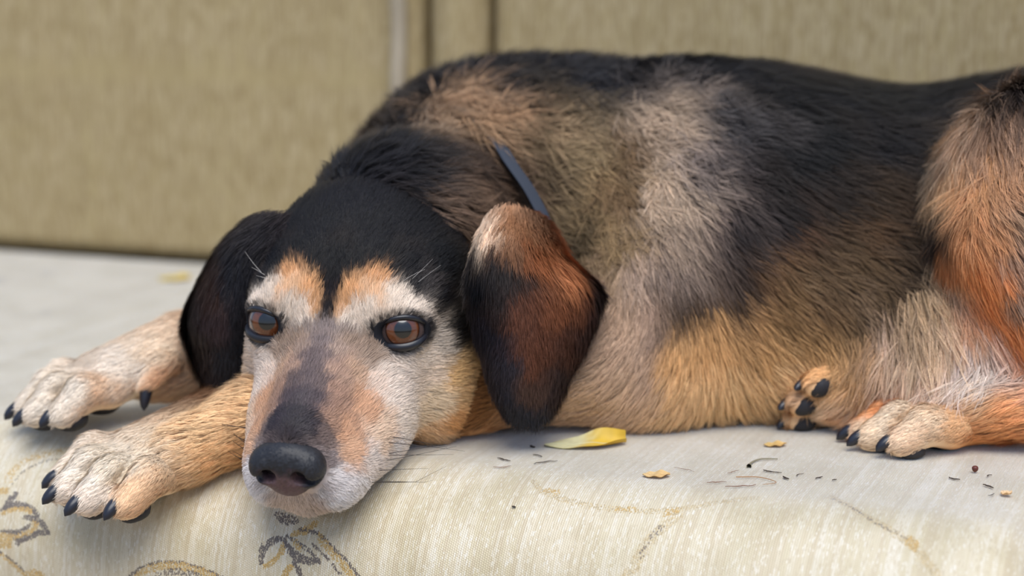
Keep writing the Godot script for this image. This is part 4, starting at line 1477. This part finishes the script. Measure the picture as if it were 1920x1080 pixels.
func make_coat() -> void:
	var variants := 4
	var where: Array = []
	var tint: Array = []
	for k in variants:
		var a: Array[Transform3D] = []
		where.append(a)
		tint.append([])
	var r := RandomNumberGenerator.new()
	r.seed = 99
	for t in range(0, si.size(), 3):
		var a := si[t]
		var b := si[t + 1]
		var c := si[t + 2]
		if hair[a] <= 0.0 or hair[b] <= 0.0 or hair[c] <= 0.0: continue
		var pa := sv[a]
		var pb := sv[b]
		var pc := sv[c]
		var area := (pb - pa).cross(pc - pa).length() * 0.5e6
		var want := area * thick[a] * DENSITY
		var many := int(want)
		if r.randf() < want - many: many += 1
		for q in many:
			var u := r.randf()
			var w := r.randf()
			if u + w > 1.0:
				u = 1.0 - u
				w = 1.0 - w
			var p := pa + (pb - pa) * u + (pc - pa) * w
			var n := (sn[a] + (sn[b] - sn[a]) * u + (sn[c] - sn[a]) * w).normalized()
			var d := comb[a] + (comb[b] - comb[a]) * u + (comb[c] - comb[a]) * w
			var stray: float = wild[a]
			# locks: neighbours lean together
			var f1 := noise.get_noise_3d(p.x * 55.0, p.y * 55.0, p.z * 55.0)
			var f2 := noise.get_noise_3d(p.x * 55.0 + 40.0, p.y * 55.0, p.z * 55.0)
			d += (Vector3(f1, f2, f1 - f2)) * stray * 2.2
			d += Vector3(r.randf_range(-1, 1), r.randf_range(-1, 1), r.randf_range(-1, 1)) * stray
			d -= n * d.dot(n)
			if d.length_squared() < 1e-8: continue
			d = d.normalized()
			var ln := (hair[a] + (hair[b] - hair[a]) * u + (hair[c] - hair[a]) * w) * r.randf_range(0.75, 1.2)
			var x := d.cross(n)
			var ws := 0.00030 * (1.0 + ln * 11.0) * r.randf_range(0.8, 1.2)
			var lift := ln * r.randf_range(0.6, 1.25) * (1.0 + stray * 0.8)
			var k := r.randi() % variants
			(where[k] as Array[Transform3D]).append(Transform3D(Basis(x * ws, d * ln, n * lift), p - DOG_BASE))
			var ca := sc[a]
			var cb := sc[b]
			var cc := sc[c]
			var col := Color(ca.r + (cb.r - ca.r) * u + (cc.r - ca.r) * w, ca.g + (cb.g - ca.g) * u + (cc.g - ca.g) * w, ca.b + (cb.b - ca.b) * u + (cc.b - ca.b) * w)
			# single hairs and small locks are lighter or darker than their neighbours
			var fleck := clampf(stray * 1.6, 0.12, 0.48)
			var tone := (1.0 + fleck * noise.get_noise_3d(p.x * 130.0, p.y * 130.0, p.z * 130.0)) * 1.22 * (1.0 + fleck * 0.6 * r.randf_range(-1.0, 1.0))
			col = Color(col.r * tone, col.g * tone, col.b * tone)
			tint[k].append(col)
	var m := StandardMaterial3D.new()
	m.vertex_color_use_as_albedo = true
	m.roughness = 0.46
	m.metallic_specular = 0.31
	var total := 0
	for k in variants:
		var mm := MultiMesh.new()
		mm.transform_format = MultiMesh.TRANSFORM_3D
		mm.use_colors = true
		var list: Array[Transform3D] = where[k]
		mm.instance_count = list.size()
		var mesh := tuft_mesh(10, 50 + k, 0.5 if k % 2 else 1.0)
		mesh.surface_set_material(0, m)
		mm.mesh = mesh
		for q in list.size():
			mm.set_instance_transform(q, list[q])
			mm.set_instance_color(q, tint[k][q])
		total += list.size()
		var o := MultiMeshInstance3D.new()
		o.name = "fur"
		o.multimesh = mm
		o.set_meta("kind", "stuff")
		dog.add_child(o, true)

const DENSITY := 1.0

func make_whiskers() -> void:
	var r := RandomNumberGenerator.new()
	r.seed = 21
	var dark := plain(Color(0.16, 0.13, 0.12), 0.4)
	var pale := plain(Color(0.80, 0.77, 0.74), 0.4)
	for s in [-1.0, 1.0]:
		for k in 11:
			var brow := k >= 8
			var row := k % 4
			var start := Vector3((38.0 - 2.0 * row) * s, -44.0 - 5.0 * row + r.randf_range(-2, 2), 48.0 + 6.0 * row + r.randf_range(-4, 4)) if not brow else Vector3((34.0 + 4.0 * row) * s, 13.0 - 2.0 * row, -22.0 - 3.0 * row)
			var go := Vector3(s * 0.9, r.randf_range(-0.5, -0.05), r.randf_range(-0.75, -0.2)).normalized() if not brow else Vector3(s * 0.55, 0.5, r.randf_range(-0.3, 0.3)).normalized()
			var ln := r.randf_range(34.0, 58.0) if not brow else r.randf_range(18.0, 28.0)
			var sag := Vector3(0, -r.randf_range(2, 9), -r.randf_range(2, 10))
			var pts := PackedVector3Array()
			var rad := PackedFloat32Array()
			for q in 9:
				var t := q / 8.0
				pts.append(off_seat(HEAD_ORIGIN + HEAD_BASIS * (start + go * ln * t + sag * t * t) * 0.001, 0.002))
				rad.append((0.00017 if brow else 0.00026) * lerpf(1.0, 0.25, t))
			var w := put("whisker", tube(pts, rad, 5), pale if brow else dark, dog)
			w.position = -DOG_BASE

# a flat band round the neck
const COLLAR := [Vector3(-0.0666, 0.6454, -0.1546), Vector3(-0.0310, 0.6295, -0.1342), Vector3(-0.0098, 0.6128, -0.1177), Vector3(0.0070, 0.5937, -0.1121), Vector3(0.0177, 0.5708, -0.1098), Vector3(0.0094, 0.5343, -0.1204), Vector3(-0.0444, 0.4976, -0.1464), Vector3(-0.0998, 0.5079, -0.1479), Vector3(-0.1418, 0.5510, -0.1610), Vector3(-0.1482, 0.5979, -0.1673), Vector3(-0.1104, 0.6331, -0.1565)]
const COLLAR_ACROSS := Vector3(0.2811, 0.0140, -0.9596)
func make_collar() -> void:
	var o := Node3D.new()
	o.name = "collar"
	dog.add_child(o)
	o.position = -DOG_BASE
	o.set_meta("label", "narrow slate blue band collar half sunk in the neck fur")
	var v := PackedVector3Array()
	var n := COLLAR.size()
	var steps := 8
	var mid := Vector3.ZERO
	for p in COLLAR: mid += p / n
	for k in n * steps + 1:
		var i := (k / steps) % n
		var t := float(k % steps) / steps
		var a: Vector3 = COLLAR[i]
		var b: Vector3 = COLLAR[(i + 1) % n]
		var p := a.cubic_interpolate(b, COLLAR[(i + n - 1) % n], COLLAR[(i + 2) % n], t)
		var along := (b - a).normalized()
		var wide := (COLLAR_ACROSS - along * COLLAR_ACROSS.dot(along)).normalized()
		var outward := wide.cross(along).normalized()
		if outward.dot(p - mid) < 0.0: outward = -outward
		for q in [[-0.005, 0.0], [-0.0046, 0.0012], [0.0046, 0.0012], [0.005, 0.0], [0.0046, -0.001], [-0.0046, -0.001], [-0.005, 0.0]]:
			v.append(p + outward * q[1] + wide * q[0])
	put("band", grid(n * steps + 1, 7, v), plain(Color(0.215, 0.235, 0.275), 0.75, 0.35), o)
	# sliding buckle under the throat
	var low: Vector3 = COLLAR[6]
	var bv := PackedVector3Array()
	var br := PackedFloat32Array()
	for k in 21:
		var a := TAU * k / 20.0
		bv.append(low + Vector3(0.010 * cos(a), 0, 0) + COLLAR_ACROSS * 0.012 * sin(a))
		br.append(0.0016)
	put("buckle", tube(bv, br, 8), plain(Color(0.25, 0.25, 0.27), 0.4), o)

# ---------------------------------------------------------------- fallen leaves and scraps
const DARK := Color(0.20, 0.15, 0.12)
const RED := Color(0.42, 0.26, 0.20)
const SCRAPS := [
	[Vector3(0.0250, 0.4500, -0.0087), Vector3(0.0345, 0.4500, -0.0046), 0.90, DARK, "dark splinter between the dog's chin and the yellow leaf, thicker than the stalk beside it"],
	[Vector3(0.0297, 0.4494, 0.0093), Vector3(0.0390, 0.4499, 0.0047), 0.50, RED, "hair-thin reddish stalk under the dark splinter by the dog's chin"],
	[Vector3(0.0325, 0.4500, -0.0432), Vector3(0.0364, 0.4500, -0.0405), 1.60, DARK, "black crumb against the dog's forearm beside the yellow leaf"],
	[Vector3(0.0420, 0.4500, -0.0236), Vector3(0.0485, 0.4500, -0.0209), 0.80, DARK, "short dark scrap below the yellow leaf's tip"],
	[Vector3(0.0496, 0.4500, -0.0042), Vector3(0.0608, 0.4500, -0.0153), 0.70, DARK, "long thin dark twig below the yellow leaf"],
	[Vector3(0.0549, 0.4373, 0.0418), Vector3(0.0571, 0.4370, 0.0422), 1.20, DARK, "lone dark crumb low on the cushion's rounded front"],
	[Vector3(0.1789, 0.4500, -0.0409), Vector3(0.1856, 0.4500, -0.0385), 1.00, DARK, "dark elongated scrap next to the grey-green leaf stalk"],
	[Vector3(0.1853, 0.4500, -0.0384), Vector3(0.1904, 0.4500, -0.0393), 0.70, DARK, "thin dark scrap end to end with the one by the grey-green stalk"],
	[Vector3(0.1931, 0.4500, -0.0315), Vector3(0.1973, 0.4500, -0.0271), 1.20, DARK, "crooked dark crumb past the end of the straw loop"],
	[Vector3(0.1560, 0.4500, -0.0030), Vector3(0.1661, 0.4500, -0.0083), 0.60, RED, "reddish stalk piece between the tan leaf fragment and the straw loop"],
	[Vector3(0.1683, 0.4500, 0.0016), Vector3(0.1836, 0.4500, -0.0081), 0.70, RED, "reddish stalk lying along the straw loop"],
	[Vector3(0.1290, 0.4500, -0.0272), Vector3(0.1428, 0.4500, -0.0225), 0.35, RED, "faint hair-thin stalk behind the tan leaf fragment"],
	[Vector3(0.1999, 0.4500, -0.0355), Vector3(0.2030, 0.4500, -0.0418), 0.50, DARK, "faint thin scrap farther along from the crooked crumb"],
	[Vector3(0.2819, 0.4500, -0.0650), Vector3(0.2887, 0.4500, -0.0628), 1.00, DARK, "dark scrap between the hind paw and the reddish seed"],
	[Vector3(0.3028, 0.4500, -0.0575), Vector3(0.3091, 0.4500, -0.0516), 1.10, DARK, "dark scrap in front of the reddish seed"],
	[Vector3(0.3090, 0.4500, -0.0351), Vector3(0.3113, 0.4500, -0.0407), 0.60, DARK, "tiny curled scrap beside the small tan leaf crumb"],
	[Vector3(0.3020, 0.4500, -0.0756), Vector3(0.3037, 0.4500, -0.0800), 0.70, DARK, "tiny dark speck close behind the reddish seed"],
	[Vector3(0.2115, 0.4500, -0.0340), Vector3(0.2138, 0.4500, -0.0399), 0.80, DARK, "small dark scrap in front of the sole-up hind paw"],
	[Vector3(0.2211, 0.4500, -0.0342), Vector3(0.2234, 0.4500, -0.0364), 0.80, DARK, "tiny dark scrap in front of the hind paw's toes"],
	[Vector3(0.1618, 0.4500, -0.0264), Vector3(0.1656, 0.4500, -0.0356), 0.40, RED, "thin pale-red stalk between the grey-green stalk and the tan fragment"],
]
const STEM := [Vector3(0.1692, 0.4500, -0.0447), Vector3(0.1684, 0.4500, -0.0548), Vector3(0.1717, 0.4500, -0.0640), Vector3(0.1805, 0.4500, -0.0676)]
const STRAW_LINE := [Vector3(0.1687, 0.4500, -0.0192), Vector3(0.1800, 0.4500, -0.0238), Vector3(0.1897, 0.4500, -0.0203), Vector3(0.1929, 0.4500, -0.0155), Vector3(0.1870, 0.4500, -0.0095)]

# a leaf blade from a to b on the seat, with a mid rib, a curl and a colour at either end
func leaf(called: String, spec: Array, c0: Color, c1: Color, curl: float, fold: float, label: String, group := "") -> void:
	var a: Vector3 = spec[0]
	var b: Vector3 = spec[1]
	var half: float = spec[2]
	var along := (b - a).normalized()
	var across := along.cross(Vector3.UP).normalized()
	var base := (a + b) / 2
	var rows := 19
	var cols := 9
	var o := Node3D.new()
	o.name = numbered(called)
	add_child(o)
	o.position = base
	tag(o, label, "leaf", group)
	var top := PackedVector3Array()
	var under := PackedVector3Array()
	var col := PackedColorArray()
	for r in rows:
		var t := float(r) / (rows - 1)
		var w := half * pow(sin(PI * (0.04 + 0.94 * t)), 0.7) * (0.8 + 0.4 * t)
		for c in cols:
			var u := 2.0 * c / (cols - 1) - 1.0
			var lift := 0.0006 + curl * u * u * smooth(0.2, 0.9, t) * (1.0 if u < 0.0 else 0.45) + fold * smooth(0.4, 0.0, t) + 0.0005 * sin(t * 14.0 + u * 2.0)
			var p := off_seat(a.lerp(b, t) + across * u * w, 0.0008) + Vector3.UP * lift - base
			top.append(p + Vector3.UP * 0.00018)
			under.append(p - Vector3.UP * 0.00018)
			var k := c0.lerp(c1, smooth(0.35, 0.65, t + 0.12 * u + 0.1 * noise.get_noise_2d(t * 6.0, u * 3.0)))
			var speck := 1.0 + 0.18 * noise.get_noise_2d(t * 40.0, u * 18.0)
			col.append(Color(k.r * speck, k.g * speck, k.b * speck))
	var idx := PackedInt32Array()
	for r in rows - 1:
		for c in cols - 1:
			var q := r * cols + c
			idx.append_array(PackedInt32Array([q, q + cols, q + 1, q + 1, q + cols, q + cols + 1]))
	var n := normals_of(top, idx)
	if n[rows * cols / 2].y < 0.0:
		for k in n.size(): n[k] = -n[k]
	var back := PackedVector3Array()
	for q in n: back.append(-q)
	var v := top.duplicate()
	v.append_array(under)
	n.append_array(back)
	var both := idx.duplicate()
	for q in idx: both.append(q + top.size())
	var cc := col.duplicate()
	cc.append_array(col)
	var m := StandardMaterial3D.new()
	m.vertex_color_use_as_albedo = true
	m.roughness = 0.55
	m.backlight_enabled = true
	m.backlight = Color(0.5, 0.5, 0.4)
	put("blade", surface(v, both, n, cc), m, o)
	var rib := PackedVector3Array()
	var rr := PackedFloat32Array()
	for r in rows:
		rib.append(top[r * cols + cols / 2] + Vector3.UP * 0.0001)
		rr.append(lerpf(0.0005, 0.00015, float(r) / (rows - 1)) * (half / 0.0125))
	put("midrib", tube(rib, rr, 6), plain(c0.linear_to_srgb().darkened(0.1), 0.6), o)

func make_litter() -> void:
	leaf("fallen_leaf", [Vector3(0.0404, 0.4500, -0.0463), Vector3(0.0848, 0.4500, -0.0699), 0.0125], Color(0.78, 0.72, 0.42), Color(0.70, 0.46, 0.05), 0.0075, 0.0, "yellow fallen leaf curled up beside the dog's elbow", "fallen leaves on the sofa")
	leaf("fallen_leaf", [Vector3(-0.4980, 0.4500, -0.4754), Vector3(-0.4717, 0.4500, -0.4861), 0.0110], Color(0.66, 0.50, 0.10), Color(0.66, 0.48, 0.10), 0.003, 0.0, "yellow leaf at the back of the seat near the dog's far ear", "fallen leaves on the sofa")
	leaf("leaf_fragment", [Vector3(0.1175, 0.4500, -0.0035), Vector3(0.1321, 0.4500, -0.0094), 0.0060], Color(0.72, 0.50, 0.24), Color(0.70, 0.46, 0.20), 0.001, 0.0, "tan dry leaf fragment on the cushion's rounded front edge", "fallen leaves on the sofa")
	leaf("leaf_fragment", [Vector3(0.1643, 0.4500, -0.0964), Vector3(0.1763, 0.4500, -0.1041), 0.0045], Color(0.68, 0.46, 0.17), Color(0.68, 0.44, 0.16), 0.0008, 0.0, "narrow golden leaf fragment between the dog's belly and hind paw", "fallen leaves on the sofa")
	leaf("leaf_fragment", [Vector3(0.3149, 0.4500, -0.0445), Vector3(0.3201, 0.4500, -0.0408), 0.0035], Color(0.74, 0.52, 0.30), Color(0.70, 0.46, 0.24), 0.0008, 0.0, "small tan leaf crumb near the cushion's corner", "fallen leaves on the sofa")
	var r := RandomNumberGenerator.new()
	r.seed = 3
	for s in SCRAPS:
		var a: Vector3 = s[0]
		var b: Vector3 = s[1]
		var pts := PackedVector3Array()
		var rad := PackedFloat32Array()
		var bow := r.randf_range(-0.18, 0.18)
		var side := (b - a).cross(Vector3.UP)
		for k in 8:
			var t := k / 7.0
			pts.append(off_seat(a.lerp(b, t) + side * bow * sin(PI * t) * 1.0 + side * 0.06 * r.randf_range(-1, 1), 0.001) - a)
			rad.append(s[2] * 0.0005 * (0.45 + 0.75 * sin(PI * (0.12 + 0.8 * t)) * r.randf_range(0.75, 1.2)))
		var o := put("plant_scrap", tube(pts, rad, 6, 0.6), plain(s[2 + 1], 0.8))
		o.position = a
		tag(o, s[4], "twig", "dry plant scraps on the cushion")
	for spec in [[STEM, 0.0007, Color(0.50, 0.47, 0.38), "curved grey-green leaf stalk with a thick end on the cushion", 2.2], [STRAW_LINE, 0.0003, Color(0.62, 0.45, 0.30), "hair-thin looped straw on the cushion's front edge", 1.0]]:
		var pts := PackedVector3Array()
		var rad := PackedFloat32Array()
		for k in 17:
			var t := k / 16.0
			pts.append(off_seat(spline(spec[0], t), 0.0012) - spec[0][0])
			rad.append(spec[1] * (1.0 + (spec[4] - 1.0) * smooth(0.22, 0.0, t)) * lerpf(1.0, 0.5, t))
		var o := put("dry_stalk", tube(pts, rad, 7), plain(spec[2], 0.8))
		o.position = spec[0][0]
		tag(o, spec[3], "twig")
	# a small round seed
	var v := PackedVector3Array()
	for j in 9:
		var a := PI * j / 8.0
		for i in 13:
			var b := TAU * i / 12.0
			v.append(Vector3(0.0019 * sin(a) * cos(b), 0.0019 * cos(a) + 0.0005 * sin(a), 0.0022 * sin(a) * sin(b) * (1.0 + 0.12 * cos(2.0 * b))))
	var seed_mesh := grid(9, 13, v)
	var o := put("seed", seed_mesh, plain(Color(0.36, 0.16, 0.12), 0.5))
	o.position = Vector3(0.2937, 0.4500, -0.0835) + Vector3(0, 0.0024, 0)
	tag(o, "tiny round reddish brown seed on the cream cushion by the hind paw", "seed")
